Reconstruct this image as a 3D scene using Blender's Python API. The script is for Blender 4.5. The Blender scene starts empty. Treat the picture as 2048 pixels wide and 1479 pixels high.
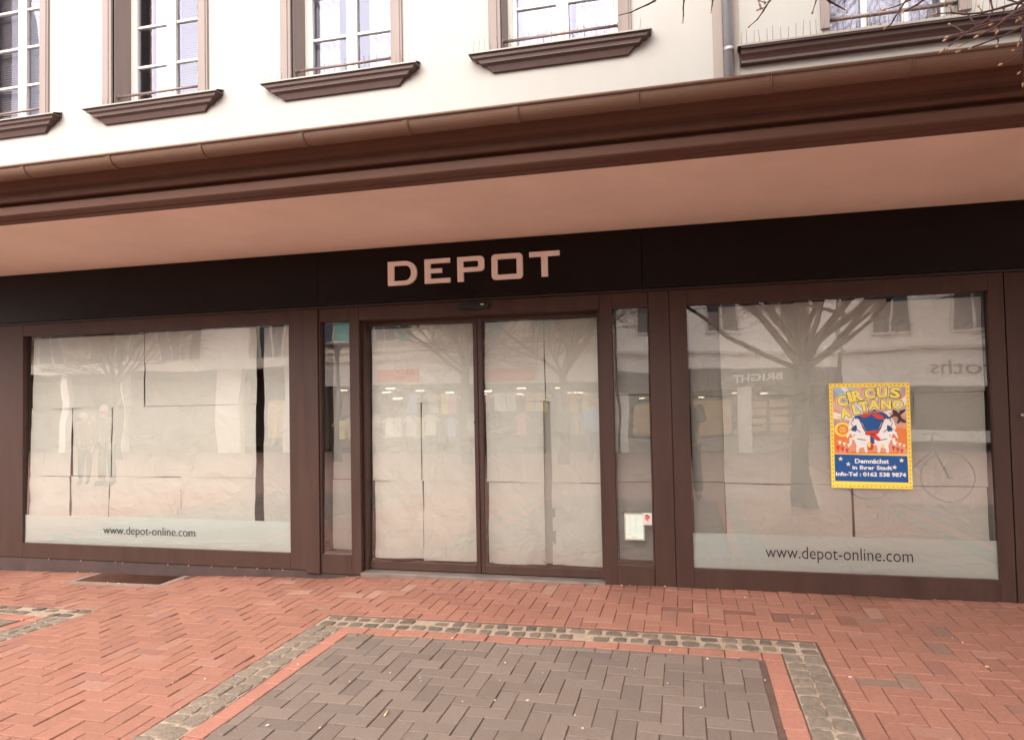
import bpy, bmesh, math, random
from mathutils import Vector, Matrix, noise
import numpy as np
scene = bpy.context.scene
PI = math.pi; R = math.radians

# ------------------------------------------------------------------ camera
F_PX = 1406.4
CAM = Vector((0.0, -5.488, 1.5))
def cam_axes():
    pi, ya, ro = R(1.937), R(-13.895), R(-1.15)
    fw = Vector((math.sin(ya)*math.cos(pi), math.cos(ya)*math.cos(pi), math.sin(pi)))
    r = Vector((math.cos(ya), -math.sin(ya), 0)); u = r.cross(fw)
    return fw, r*math.cos(ro)+u*math.sin(ro), -r*math.sin(ro)+u*math.cos(ro)
FW, RT, UP = cam_axes()
cd = bpy.data.cameras.new("camera"); cam = bpy.data.objects.new("camera", cd)
scene.collection.objects.link(cam); scene.camera = cam
cd.sensor_fit = 'HORIZONTAL'; cd.sensor_width = 36; cd.lens = 36*F_PX/2048
cd.clip_start = 0.05; cd.clip_end = 500
m = Matrix((RT, UP, -FW)).transposed().to_4x4(); m.translation = CAM
cam.matrix_world = m
def in_view(p, margin=60):
    d = Vector(p)-CAM; z = d.dot(FW)
    if z <= 0.05: return False
    x = 1024+F_PX*d.dot(RT)/z; y = 739.5-F_PX*d.dot(UP)/z
    return -margin < x < 2048+margin and -margin < y < 1479+margin

# ------------------------------------------------------------------ world, sun, exposure
SUN_EL, SUN_AZ = R(30), R(192)      # azimuth clockwise from +Y; soft light from the street side
w = bpy.data.worlds.new("World"); scene.world = w; w.use_nodes = True
nt = w.node_tree; nt.nodes.clear()
out = nt.nodes.new('ShaderNodeOutputWorld'); bg = nt.nodes.new('ShaderNodeBackground')
sky = nt.nodes.new('ShaderNodeTexSky'); sky.sky_type = 'NISHITA'; sky.sun_disc = False
sky.sun_elevation = SUN_EL; sky.sun_rotation = SUN_AZ; sky.air_density = 1.0; sky.dust_density = 4.0
hs = nt.nodes.new('ShaderNodeHueSaturation'); hs.inputs['Saturation'].default_value = 0.12
tc = nt.nodes.new('ShaderNodeTexCoord')
cn = nt.nodes.new('ShaderNodeTexNoise'); cn.inputs['Scale'].default_value = 2.2; cn.inputs['Detail'].default_value = 7
cr = nt.nodes.new('ShaderNodeValToRGB')
cr.color_ramp.elements[0].position = 0.35; cr.color_ramp.elements[0].color = (0.80, 0.80, 0.86, 1)
cr.color_ramp.elements[1].position = 0.68; cr.color_ramp.elements[1].color = (1.22, 1.20, 1.16, 1)
mu = nt.nodes.new('ShaderNodeMix'); mu.data_type = 'RGBA'; mu.blend_type = 'MULTIPLY'; mu.inputs[0].default_value = 1
cl = nt.nodes.new('ShaderNodeMix'); cl.data_type = 'RGBA'; cl.inputs[0].default_value = 0.75
cl.inputs[7].default_value = (7.45, 7.1, 6.85, 1)      # even cloud layer over the clear-sky model
nt.links.new(sky.outputs[0], hs.inputs['Color']); nt.links.new(hs.outputs[0], cl.inputs[6])
nt.links.new(tc.outputs['Generated'], cn.inputs['Vector']); nt.links.new(cn.outputs[0], cr.inputs[0])
nt.links.new(cl.outputs[2], mu.inputs[6]); nt.links.new(cr.outputs[0], mu.inputs[7])
nt.links.new(mu.outputs[2], bg.inputs['Color']); bg.inputs['Strength'].default_value = 0.10
nt.links.new(bg.outputs[0], out.inputs[0])
sl = bpy.data.lights.new("sun", 'SUN'); sl.energy = 1.5; sl.angle = R(65); sl.color = (1.0, 0.95, 0.88)
so = bpy.data.objects.new("sun", sl); scene.collection.objects.link(so)
dv = Vector((math.sin(SUN_AZ)*math.cos(SUN_EL), math.cos(SUN_AZ)*math.cos(SUN_EL), math.sin(SUN_EL)))
so.rotation_euler = dv.to_track_quat('Z', 'Y').to_euler()
vs = scene.view_settings
vs.view_transform = 'Standard'; vs.look = 'None'; vs.gamma = 1; vs.exposure = 2.32
scene.cycles.use_denoising = True
scene.cycles.max_bounces = 10; scene.cycles.transparent_max_bounces = 24
scene.cycles.sample_clamp_indirect = 6

# ------------------------------------------------------------------ helpers
col = scene.collection
def tag(o, label=None, cat=None, group=None, kind=None):
    if label: o['label'] = label
    if cat: o['category'] = cat
    if group: o['group'] = group
    if kind: o['kind'] = kind
    return o
def empty(name, loc=(0, 0, 0), label=None, cat=None, group=None):
    o = bpy.data.objects.new(name, None); col.objects.link(o); o.location = loc
    o.empty_display_size = 0.1
    return tag(o, label, cat, group)
class MB:
    def __init__(s): s.v = []; s.f = []; s.sm = []
    def add(s, vs_, fs, smooth=False):
        b = len(s.v); s.v += [tuple(p) for p in vs_]; s.f += [tuple(b+i for i in f) for f in fs]; s.sm += [smooth]*len(fs); return s
    def box(s, x0, x1, y0, y1, z0, z1):
        return s.add([(x0,y0,z0),(x1,y0,z0),(x1,y1,z0),(x0,y1,z0),(x0,y0,z1),(x1,y0,z1),(x1,y1,z1),(x0,y1,z1)],
                     [(0,3,2,1),(4,5,6,7),(0,1,5,4),(1,2,6,5),(2,3,7,6),(3,0,4,7)])
    def frame(s, x0, x1, z0, z1, wl, wr, wb, wt, y0, y1):
        """rectangular frame, outer bounds; widths left/right/bottom/top"""
        s.box(x0, x0+wl, y0, y1, z0, z1); s.box(x1-wr, x1, y0, y1, z0, z1)
        s.box(x0+wl, x1-wr, y0, y1, z0, z0+wb); s.box(x0+wl, x1-wr, y0, y1, z1-wt, z1); return s
    def tube(s, pts, rad, n=8, caps=True, smooth=True):
        pts = [Vector(p) for p in pts]
        if not hasattr(rad, '__len__'): rad = [rad]*len(pts)
        rings = []; prev = None
        for i, p in enumerate(pts):
            t = (pts[min(i+1, len(pts)-1)]-pts[max(i-1, 0)])
            t = t.normalized() if t.length > 1e-9 else Vector((0,0,1))
            a = Vector((0,0,1)) if abs(t.z) < 0.9 else Vector((1,0,0))
            if prev is None: u = t.cross(a).normalized()
            else:
                u = (prev - t*prev.dot(t)); u = u.normalized() if u.length > 1e-6 else t.cross(a).normalized()
            prev = u; v = t.cross(u)
            rings.append([p+(u*math.cos(2*PI*k/n)+v*math.sin(2*PI*k/n))*rad[i] for k in range(n)])
        vs_ = [q for r_ in rings for q in r_]; fs = []
        for i in range(len(pts)-1):
            for k in range(n):
                fs.append((i*n+k, i*n+(k+1)%n, (i+1)*n+(k+1)%n, (i+1)*n+k))
        if caps: fs.append(tuple(reversed(range(n)))); fs.append(tuple((len(pts)-1)*n+k for k in range(n)))
        return s.add(vs_, fs, smooth)
    def prism(s, poly, x0, x1):
        """poly in (y,z), extruded along x"""
        n = len(poly); vs_ = [(x0, y, z) for y, z in poly]+[(x1, y, z) for y, z in poly]
        fs = [(i, (i+1)%n, n+(i+1)%n, n+i) for i in range(n)]+[tuple(range(n)), tuple(range(2*n-1, n-1, -1))]
        return s.add(vs_, fs)
    def plate(s, poly, y, t=0.0006):
        """poly in (x,z), facing -y, thickness t"""
        n = len(poly); vs_ = [(x, y, z) for x, z in poly]+[(x, y+t, z) for x, z in poly]
        return s.add(vs_, [tuple(range(n)), tuple(range(2*n-1, n-1, -1))]+[(i, n+i, n+(i+1)%n, (i+1)%n) for i in range(n)])
    def disc(s, cx, cz, rx, rz, y, t=0.0006, n=24):
        return s.plate([(cx+rx*math.cos(2*PI*k/n), cz+rz*math.sin(2*PI*k/n)) for k in range(n)], y, t)
    def build(s, name, mat, parent=None, bevel=0, seg=1, fix=True):
        me = bpy.data.meshes.new(name); me.from_pydata(s.v, [], s.f)
        for p, q in zip(me.polygons, s.sm): p.use_smooth = q
        if fix or bevel:
            bm = bmesh.new(); bm.from_mesh(me)
            if fix: bmesh.ops.recalc_face_normals(bm, faces=bm.faces)
            if bevel: bmesh.ops.bevel(bm, geom=[e for e in bm.edges if len(e.link_faces) == 2 and e.calc_face_angle(0) > 0.5], offset=bevel, segments=seg, affect='EDGES', clamp_overlap=True)
            bm.to_mesh(me); bm.free()
        o = bpy.data.objects.new(name, me); col.objects.link(o)
        if mat: me.materials.append(mat)
        if parent: o.parent = parent
        return o
def reparent(o, parent): o.parent = parent; return o

# ------------------------------------------------------------------ materials
MATS = {}
def mat(name, color, rough=0.6, metal=0.0, vary=0.0, vscale=3.0, bump=0.0, bscale=60.0, spec=0.5, attr=None, col2=None, streak=False, coat=0):
    if name in MATS: return MATS[name]
    m = bpy.data.materials.new(name); m.use_nodes = True; n = m.node_tree.nodes; l = m.node_tree.links
    p = n['Principled BSDF']; p.inputs['Roughness'].default_value = rough; p.inputs['Metallic'].default_value = metal
    p.inputs['Specular IOR Level'].default_value = spec; p.inputs['Coat Weight'].default_value = coat
    tc = n.new('ShaderNodeTexCoord'); src = None
    if attr:
        a = n.new('ShaderNodeAttribute'); a.attribute_name = attr; src = a.outputs['Color']
    else:
        rgb = n.new('ShaderNodeRGB'); rgb.outputs[0].default_value = (*color, 1); src = rgb.outputs[0]
    if vary:
        tx = n.new('ShaderNodeTexNoise'); tx.inputs['Scale'].default_value = vscale; tx.inputs['Detail'].default_value = 8; tx.inputs['Roughness'].default_value = 0.65
        if streak:
            mp = n.new('ShaderNodeMapping'); mp.inputs['Scale'].default_value = (1, 1, 0.15)
            l.new(tc.outputs['Object'], mp.inputs[0]); l.new(mp.outputs[0], tx.inputs['Vector'])
        else: l.new(tc.outputs['Object'], tx.inputs['Vector'])
        mr = n.new('ShaderNodeMapRange'); mr.inputs[1].default_value = 0.3; mr.inputs[2].default_value = 0.7
        mr.inputs[3].default_value = 1-vary; mr.inputs[4].default_value = 1+vary
        l.new(tx.outputs[0], mr.inputs[0])
        if col2:
            mx = n.new('ShaderNodeMix'); mx.data_type = 'RGBA'; mx.inputs[7].default_value = (*col2, 1)
            mr.inputs[3].default_value = 0; mr.inputs[4].default_value = vary
            l.new(mr.outputs[0], mx.inputs[0]); l.new(src, mx.inputs[6]); src = mx.outputs[2]
        else:
            vm = n.new('ShaderNodeVectorMath'); vm.operation = 'SCALE'
            l.new(src, vm.inputs[0]); l.new(mr.outputs[0], vm.inputs['Scale']); src = vm.outputs[0]
        rr = n.new('ShaderNodeMapRange'); rr.inputs[3].default_value = max(0.05, rough-0.12); rr.inputs[4].default_value = min(1, rough+0.12)
        l.new(tx.outputs[0], rr.inputs[0]); l.new(rr.outputs[0], p.inputs['Roughness'])
    l.new(src, p.inputs['Base Color'])
    if bump:
        b = n.new('ShaderNodeBump'); b.inputs['Strength'].default_value = bump; b.inputs['Distance'].default_value = 0.01
        t2 = n.new('ShaderNodeTexNoise'); t2.inputs['Scale'].default_value = bscale; t2.inputs['Detail'].default_value = 6
        l.new(tc.outputs['Object'], t2.inputs['Vector']); l.new(t2.outputs[0], b.inputs['Height']); l.new(b.outputs[0], p.inputs['Normal'])
    MATS[name] = m; return m
def glass_mat(name, tint=(0.93, 0.95, 0.93), k=2.4, refl=(1, 1, 1)):
    m = bpy.data.materials.new(name); m.use_nodes = True; n = m.node_tree.nodes; l = m.node_tree.links; n.clear()
    o = n.new('ShaderNodeOutputMaterial'); mx = n.new('ShaderNodeMixShader'); t = n.new('ShaderNodeBsdfTransparent')
    t.inputs[0].default_value = (*tint, 1)
    g = n.new('ShaderNodeBsdfGlossy'); g.inputs['Roughness'].default_value = 0.0; g.inputs[0].default_value = (*refl, 1)
    f = n.new('ShaderNodeFresnel'); f.inputs['IOR'].default_value = 1.5
    ma = n.new('ShaderNodeMath'); ma.operation = 'MULTIPLY'; ma.inputs[1].default_value = k; ma.use_clamp = True
    tcg = n.new('ShaderNodeTexCoord'); tn = n.new('ShaderNodeTexNoise'); tn.inputs['Scale'].default_value = 1.6; tn.inputs['Detail'].default_value = 1
    bp = n.new('ShaderNodeBump'); bp.inputs['Strength'].default_value = 0.045; bp.inputs['Distance'].default_value = 0.05
    l.new(tcg.outputs['Object'], tn.inputs['Vector']); l.new(tn.outputs[0], bp.inputs['Height']); l.new(bp.outputs[0], g.inputs['Normal'])
    l.new(f.outputs[0], ma.inputs[0]); l.new(ma.outputs[0], mx.inputs[0]); l.new(t.outputs[0], mx.inputs[1]); l.new(g.outputs[0], mx.inputs[2]); l.new(mx.outputs[0], o.inputs[0])
    return m
def translucent_mat(name, color, transp, transl, bump=0.0, bscale=8):
    m = bpy.data.materials.new(name); m.use_nodes = True; n = m.node_tree.nodes; l = m.node_tree.links; n.clear()
    o = n.new('ShaderNodeOutputMaterial'); d = n.new('ShaderNodeBsdfDiffuse'); d.inputs[0].default_value = (*color, 1)
    tl = n.new('ShaderNodeBsdfTranslucent'); tl.inputs[0].default_value = (*color, 1); tr = n.new('ShaderNodeBsdfTransparent')
    m1 = n.new('ShaderNodeMixShader'); m1.inputs[0].default_value = transl; m2 = n.new('ShaderNodeMixShader'); m2.inputs[0].default_value = transp
    l.new(d.outputs[0], m1.inputs[1]); l.new(tl.outputs[0], m1.inputs[2]); l.new(m1.outputs[0], m2.inputs[1]); l.new(tr.outputs[0], m2.inputs[2]); l.new(m2.outputs[0], o.inputs[0])
    tc = n.new('ShaderNodeTexCoord')
    if bump:
        b = n.new('ShaderNodeBump'); b.inputs['Strength'].default_value = bump; b.inputs['Distance'].default_value = 0.05
        t2 = n.new('ShaderNodeTexNoise'); t2.inputs['Scale'].default_value = bscale; t2.inputs['Detail'].default_value = 5; t2.inputs['Distortion'].default_value = 1.2
        l.new(tc.outputs['Object'], t2.inputs['Vector']); l.new(t2.outputs[0], b.inputs['Height'])
        l.new(b.outputs[0], d.inputs['Normal']); l.new(b.outputs[0], tl.inputs['Normal'])
    return m
def emit_mat(name, color, s):
    m = bpy.data.materials.new(name); m.use_nodes = True; p = m.node_tree.nodes['Principled BSDF']
    p.inputs['Base Color'].default_value = (0, 0, 0, 1); p.inputs['Emission Color'].default_value = (*color, 1); p.inputs['Emission Strength'].default_value = s
    return m

M_wall = mat('cream_render', (0.35, 0.332, 0.308), 0.85, vary=0.05, vscale=1.2, streak=True, bump=0.15, bscale=140)
M_frame = mat('brown_powder_coat', (0.058, 0.029, 0.022), 0.48, spec=0.32, vary=0.20, vscale=7, bump=0.04, bscale=400, streak=True)
M_frame_d = mat('dark_brown_seal', (0.030, 0.016, 0.014), 0.5, vary=0.1)
M_plinth = mat('dark_plinth_paint', (0.060, 0.034, 0.030), 0.6, vary=0.3, vscale=6, bump=0.1)
M_fascia = mat('black_fascia_panel', (0.0060, 0.0020, 0.0010), 0.33, vary=0.15, vscale=2.5, spec=0.22)
M_letter = mat('beige_sign_letter', (0.88, 0.78, 0.72), 0.5, vary=0.05, vscale=10)
M_soffit = mat('soffit_plaster', (0.80, 0.64, 0.54), 0.9, vary=0.07, vscale=1.6, bump=0.2, bscale=220)
M_cornice = mat('brown_cornice_paint', (0.115, 0.054, 0.036), 0.6, spec=0.25, vary=0.12, vscale=4, bump=0.1, bscale=40)
M_gutter = mat('weathered_brown_gutter', (0.175, 0.100, 0.068), 0.55, vary=0.25, vscale=7, bump=0.15, bscale=30, col2=(0.08, 0.055, 0.035))
M_sill = mat('sill_brown_paint', (0.062, 0.031, 0.025), 0.55, vary=0.1, vscale=8, bump=0.1, bscale=80)
M_sillcap = mat('zinc_sill_cap', (0.24, 0.205, 0.18), 0.5, 0.2, vary=0.1, vscale=8)
M_surround = mat('taupe_surround', (0.215, 0.168, 0.152), 0.75, vary=0.12, vscale=6, bump=0.1, bscale=90, streak=True)
M_wframe = mat('white_window_paint', (0.55, 0.535, 0.49), 0.35, vary=0.03, vscale=10)
M_zinc = mat('galvanised_zinc', (0.26, 0.265, 0.28), 0.42, 0.5, vary=0.2, vscale=9, streak=True)
M_rail = mat('grey_rail', (0.17, 0.12, 0.105), 0.4, 0.3, vary=0.1)
M_wire = mat('spike_wire', (0.13, 0.10, 0.10), 0.4, 0.5)
M_dark = mat('dark_interior', (0.30, 0.19, 0.13), 0.9, vary=0.2)
M_inner = mat('interior_floor', (0.40, 0.26, 0.18), 0.8, vary=0.2)
M_room = mat('room_paint', (0.55, 0.50, 0.46), 0.9, vary=0.04)
M_brick = mat('red_paver', (0.3, 0.1, 0.07), 0.78, attr='col', vary=0.16, vscale=55, bump=0.5, bscale=170, spec=0.3)
M_grey = mat('grey_paver', (0.2, 0.15, 0.13), 0.8, attr='col', vary=0.22, vscale=150, bump=0.6, bscale=220, spec=0.3)
M_cobble = mat('granite_sett', (0.2, 0.17, 0.14), 0.75, attr='col', vary=0.25, vscale=40, bump=0.7, bscale=60, spec=0.3)
M_sand = mat('joint_sand', (0.17, 0.095, 0.07), 0.95, vary=0.45, vscale=7, bump=0.5, bscale=200, col2=(0.045, 0.03, 0.025))
M_mortar = mat('pale_mortar', (0.40, 0.30, 0.225), 0.95, vary=0.3, vscale=25, bump=0.8, bscale=120)
M_glass = glass_mat('shop_glass', (.985, .99, .98), k=5.0)
M_wglass = glass_mat('window_glass', (0.98, 0.98, 0.99), k=1.6, refl=(.72, .72, .92))
M_paper = translucent_mat('packing_paper', (0.87, 0.84, 0.77), 0.0, 0.04, bump=0.9, bscale=3.2)
M_paper2 = translucent_mat('dimmed_packing_paper', (0.62, 0.58, 0.52), 0.0, 0.12, bump=0.4, bscale=4)  # darker copy of the packing paper; dimness of set-back sheets is in its colour
M_frost = translucent_mat('frosted_film', (0.92, 0.97, 0.93), 0.10, 0.10)
M_ink = mat('black_vinyl', (0.02, 0.018, 0.018), 0.4)
M_curtain = translucent_mat('sheer_curtain', (0.42, 0.40, 0.45), 0.0, 0.15)
M_blind = mat('window_blind', (0.42, 0.39, 0.41), 0.7)
M_bark = mat('tree_bark', (0.055, 0.033, 0.024), 0.85, vary=0.35, vscale=20, bump=0.8, bscale=60)
M_twig = mat('twig_bark', (0.075, 0.030, 0.026), 0.7, vary=0.3, vscale=60)
M_bud = mat('leaf_bud', (0.42, 0.25, 0.13), 0.6, vary=0.3, vscale=80)
M_petal = mat('pale_litter', (0.60, 0.50, 0.40), 0.7, vary=0.1)
M_concrete = mat('concrete_surround', (0.25, 0.165, 0.13), 0.9, vary=0.2, vscale=12, bump=0.4, bscale=90)
M_rust = mat('rusty_grating', (0.15, 0.070, 0.045), 0.7, 0.3, vary=0.3, vscale=14)

# ------------------------------------------------------------------ ground
G0 = [(-9, -.11), (-6.5, -.105), (-4.8, -.081), (-3.08, -.039), (-2.6, -.004), (-1.5, .012), (-.14, .024), (2, .018), (9, .018)]
def g(x, y):
    for (a, za), (b, zb) in zip(G0, G0[1:]):
        if x <= b or b == 9:
            t = min(1, max(0, (x-a)/(b-a))); t = t*t*(3-2*t); z = za+(zb-za)*t; break
    return z*math.exp(-(min(0, y)/1.5)**2)
rnd = random.Random(7)
# paved regions: patches of grey pavers framed by setts
PX = [(-7.42, -4.29, -1.12), (-2.44, .69, -1.03), (2.53, 5.66, -0.98)]   # x0, x1, back edge y
YF = -5.6
SW, EW = .21, .105
def inside(px, x, y, inset):
    x0, x1, yb = px
    return x0+inset < x < x1-inset and y < yb-inset
class Bricks:
    def __init__(s): s.v = []; s.f = []; s.c = []
    def block(s, x0, x1, y0, y1, colr, gap=.0042, ch=.003, jz=.0020):
        ga, gb = [gap*.5*rnd.uniform(.5, 1.5) for _ in range(2)]
        x0 += ga; x1 -= ga; y0 += gb; y1 -= gb
        if x1-x0 < .012 or y1-y0 < .012: return
        cx, cy = (x0+x1)/2, (y0+y1)/2
        dz = rnd.gauss(0, jz); tx = rnd.gauss(0, .006); ty = rnd.gauss(0, .008); rot = rnd.gauss(0, .006)
        def P(x, y, h):
            X = cx+(x-cx)*math.cos(rot)-(y-cy)*math.sin(rot); Y = cy+(x-cx)*math.sin(rot)+(y-cy)*math.cos(rot)
            return (X, Y, g(X, Y)+dz+tx*(x-cx)+ty*(y-cy)+h)
        b = len(s.v)
        for (e, h) in ((0, -.03), (0, -ch), (ch, 0)):
            s.v += [P(x0+e, y0+e, h), P(x1-e, y0+e, h), P(x1-e, y1-e, h), P(x0+e, y1-e, h)]
        for r_ in (0, 4):
            for k in range(4): s.f.append((b+r_+k, b+r_+(k+1)%4, b+r_+4+(k+1)%4, b+r_+4+k))
        s.f.append((b+8, b+9, b+10, b+11)); s.c += [colr]*9
    def build(s, name, mt):
        me = bpy.data.meshes.new(name); me.from_pydata(s.v, [], s.f); me.materials.append(mt)
        at = me.attributes.new('col', 'FLOAT_COLOR', 'CORNER')
        arr = []
        for p in me.polygons: arr += list((*s.c[p.index], 1))*p.loop_total
        at.data.foreach_set('color', arr)
        o = bpy.data.objects.new(name, me); col.objects.link(o); return tag(o, kind='structure')
def red(x, y):
    n = noise.noise(Vector((x*.9, y*.9, 3)))+.6*noise.noise(Vector((x*3, y*3, 8)))
    v = rnd.uniform(.84, 1.14)*(1+.14*n)
    c = [.335, .152, .106]
    v = 1+(v-1)*.5; q = rnd.random()
    if q < .05: c = [.36, .18, .13]
    elif q < .09: c = [.30, .142, .108]
    elif q < .12 and y > -.55: c = [.40, .235, .175]
    if x > .9 and q > .965: c = [.27, .16, .12]
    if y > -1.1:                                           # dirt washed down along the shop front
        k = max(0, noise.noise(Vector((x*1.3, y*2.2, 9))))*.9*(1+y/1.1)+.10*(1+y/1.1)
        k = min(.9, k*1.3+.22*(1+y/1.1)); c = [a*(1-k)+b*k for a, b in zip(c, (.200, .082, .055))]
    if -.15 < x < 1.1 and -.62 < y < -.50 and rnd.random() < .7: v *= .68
    if x > 1.0 and y < -1.2: v *= 1.03
    return tuple(a*v for a in c)
def grey(x, y):
    v = rnd.uniform(.90, 1.10)*(1+.1*noise.noise(Vector((x, y, 1))))
    c = (.212, .158, .128) if rnd.random() < .85 else (.196, .148, .122)
    return tuple(a*v for a in c)
def herringbone(B, test, colf, x0, x1, y0, y1, ox=0, oy=0, clip=None, u=.1):
    ni = int((x1-x0)/u)+3; nj = int((y1-y0)/u)+3
    for i in range(-2, ni):
        for j in range(-2, nj):
            mm = (i+j) % 4
            if mm == 0: a, b = (i, j), (i+1, j); r_ = (x0+i*u, x0+(i+2)*u, y0+j*u, y0+(j+1)*u)
            elif mm == 2: a, b = (i, j), (i, j+1); r_ = (x0+i*u, x0+(i+1)*u, y0+j*u, y0+(j+2)*u)
            else: continue
            ca = (x0+(a[0]+.5)*u, y0+(a[1]+.5)*u); cb = (x0+(b[0]+.5)*u, y0+(b[1]+.5)*u)
            ta, tb = test(*ca), test(*cb)
            if ta and tb: q = r_
            elif ta: q = (ca[0]-u/2, ca[0]+u/2, ca[1]-u/2, ca[1]+u/2)
            elif tb: q = (cb[0]-u/2, cb[0]+u/2, cb[1]-u/2, cb[1]+u/2)
            else: continue
            q = clip(*q)
            if q: B.block(*q, colf((q[0]+q[1])/2, (q[2]+q[3])/2))
# red field
FX0, FX1 = -9.2, 6.2
B = Bricks()
GR = (-5.40, -4.36, -.385, 0)       # cellar grating with its concrete surround
def red_test(x, y):
    if not (FX0 < x < FX1 and YF < y < -.105): return False
    if GR[0] < x < GR[1] and y > GR[2]: return False
    return not any(inside(p, x, y, 0) for p in PX)
def red_clip(x0, x1, y0, y1):
    cx, cy = (x0+x1)/2, (y0+y1)/2
    for p in PX:
        if cy < p[2]:
            if cx < p[0]: x1 = min(x1, p[0])
            elif cx > p[1]: x0 = max(x0, p[1])
            elif y0 < p[2]: y0 = p[2]
        elif cx > p[0]-.1 and cx < p[1]+.1 and y0 < p[2]: y0 = p[2] if (x0 < p[1] and x1 > p[0]) else y0
    if cy > GR[2]:
        if cx < GR[0]: x1 = min(x1, GR[0])
        elif cx > GR[1]: x0 = max(x0, GR[1])
    if x0 < GR[1] and x1 > GR[0] and cy < GR[2]: y1 = min(y1, GR[2])
    y1 = min(y1, -.105)
    return (x0, x1, y0, y1)
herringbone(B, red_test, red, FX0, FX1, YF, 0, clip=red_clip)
x = FX0
while x < FX1:      # soldier course along the shop front
    wv = .1
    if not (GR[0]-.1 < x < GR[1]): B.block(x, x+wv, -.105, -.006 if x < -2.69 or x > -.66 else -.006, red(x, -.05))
    x += wv
# red edging bands round the patches
for (x0, x1, yb) in PX:
    a0, a1, ab = x0+SW, x1-SW, yb-SW
    x = a0
    while x < a1-.01:
        B.block(x, min(x+.2, a1), ab-EW, ab, (lambda k_: tuple(c*k_ for c in (.385, .168, .118)))(rnd.uniform(.96, 1.08)), gap=.008); x += .2
    y = ab-EW
    while y > YF:
        for xx in (a0, a1-EW):
            B.block(xx, xx+EW, y-.2, y, (lambda k_: tuple(c*k_ for c in (.40, .175, .125)))(rnd.uniform(.96, 1.08)), gap=.008)
        y -= .2
B.build('red_brick_pavement', M_brick)
B = Bricks()
for (x0, x1, yb) in PX:
    I = SW+EW; a0, a1, ab = x0+I, x1-I, yb-I
    def gt(x, y): return a0 < x < a1 and YF < y < ab
    def gc(p, q, r_, s_): return (max(p, a0), min(q, a1), r_, min(s_, ab))
    herringbone(B, gt, grey, a0-.03, a1+.05, YF, ab+.05, clip=gc)
B.build('grey_brick_pavement', M_grey)
# granite setts: irregular domed stones in pale mortar
def sett(B, cx, cy, wx, wy, colr):
    n = 12; ring = []
    for k in range(n):
        a = 2*PI*(k+.5)/n+rnd.uniform(-.15, .15)
        e = (abs(math.cos(a))**7+abs(math.sin(a))**7)**(-1/7)
        rr = e*rnd.uniform(.90, 1.02)
        ring.append((cx+wx/2*rr*math.cos(a), cy+wy/2*rr*math.sin(a)))
    b = len(B.v); hz = rnd.uniform(-.003, .004); t1 = rnd.gauss(0, .04)
    for (s_, h) in ((1, -.02), (.985, -.003), (.93, .0012), (.55, .0028)):
        for (x_, y_) in ring:
            X = cx+(x_-cx)*s_; Y = cy+(y_-cy)*s_
            B.v.append((X, Y, g(X, Y)+h+hz+t1*(X-cx)+rnd.uniform(-.0012, .0012)))
    for r_ in range(3):
        for k in range(n): B.f.append((b+r_*n+k, b+r_*n+(k+1)%n, b+(r_+1)*n+(k+1)%n, b+(r_+1)*n+k)); B.c.append(colr)
    B.f.append(tuple(b+3*n+k for k in range(n))); B.c.append(colr)
B = Bricks()
def sc_(x=0):
    v = rnd.uniform(.86, 1.14); q = rnd.random()
    c = (.20, .150, .112) if q < .55 else ((.155, .118, .092) if q < .8 else (.24, .18, .13))
    return tuple(a*v for a in c)
for (x0, x1, yb) in PX:
    for r_ in (0, 1):
        x = x0+.02
        while x < x1-.06:
            wv = rnd.uniform(.085, .125)
            if rnd.random() > .12: sett(B, x+wv/2, yb-.055-r_*.102+rnd.uniform(-.006, .006), wv-.020, rnd.uniform(.070, .086), tuple(a*.85 for a in sc_()))
            x += wv
    for (s0) in (x0, x1-SW):
        for r_ in (0, 1):
            y = yb-SW-.005
            while y > YF:
                wv = rnd.uniform(.09, .14)
                sett(B, s0+.054+r_*.1+rnd.uniform(-.004, .004), y-wv/2, rnd.uniform(.098, .103), wv-.001, tuple(.35*a+.65*b_ for a, b_ in zip(sc_(), (.235, .185, .145))))
                y -= wv
o = B.build('cobblestone_band', M_cobble)
# beds under the pavers
def bed(name, rects, dz, mt, step=.12):
    b = MB()
    for (x0, x1, y0, y1) in rects:
        nx = max(1, int((x1-x0)/step)); ny = max(1, int((y1-y0)/step))
        vs_ = [(x0+(x1-x0)*i/nx, y0+(y1-y0)*j/ny, 0) for j in range(ny+1) for i in range(nx+1)]
        vs_ = [(x_, y_, g(x_, y_)+dz) for x_, y_, _ in vs_]
        b.add(vs_, [(j*(nx+1)+i, j*(nx+1)+i+1, (j+1)*(nx+1)+i+1, (j+1)*(nx+1)+i) for j in range(ny) for i in range(nx)])
    return tag(b.build(name, mt, fix=False), kind='structure')
bed('joint_sand_bed', [(FX0, GR[0], YF, 0), (GR[0], GR[1], YF, GR[2]), (GR[1], FX1, YF, 0)], -.0075, M_sand)
bed('mortar_bed', [r_ for (x0, x1, yb) in PX for r_ in ((x0+.004, x1-.004, yb-SW+.004, yb-.004), (x0+.004, x0+SW-.004, YF, yb-SW), (x1-SW+.004, x1-.004, YF, yb-SW))], -.0035, M_mortar, .06)
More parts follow.
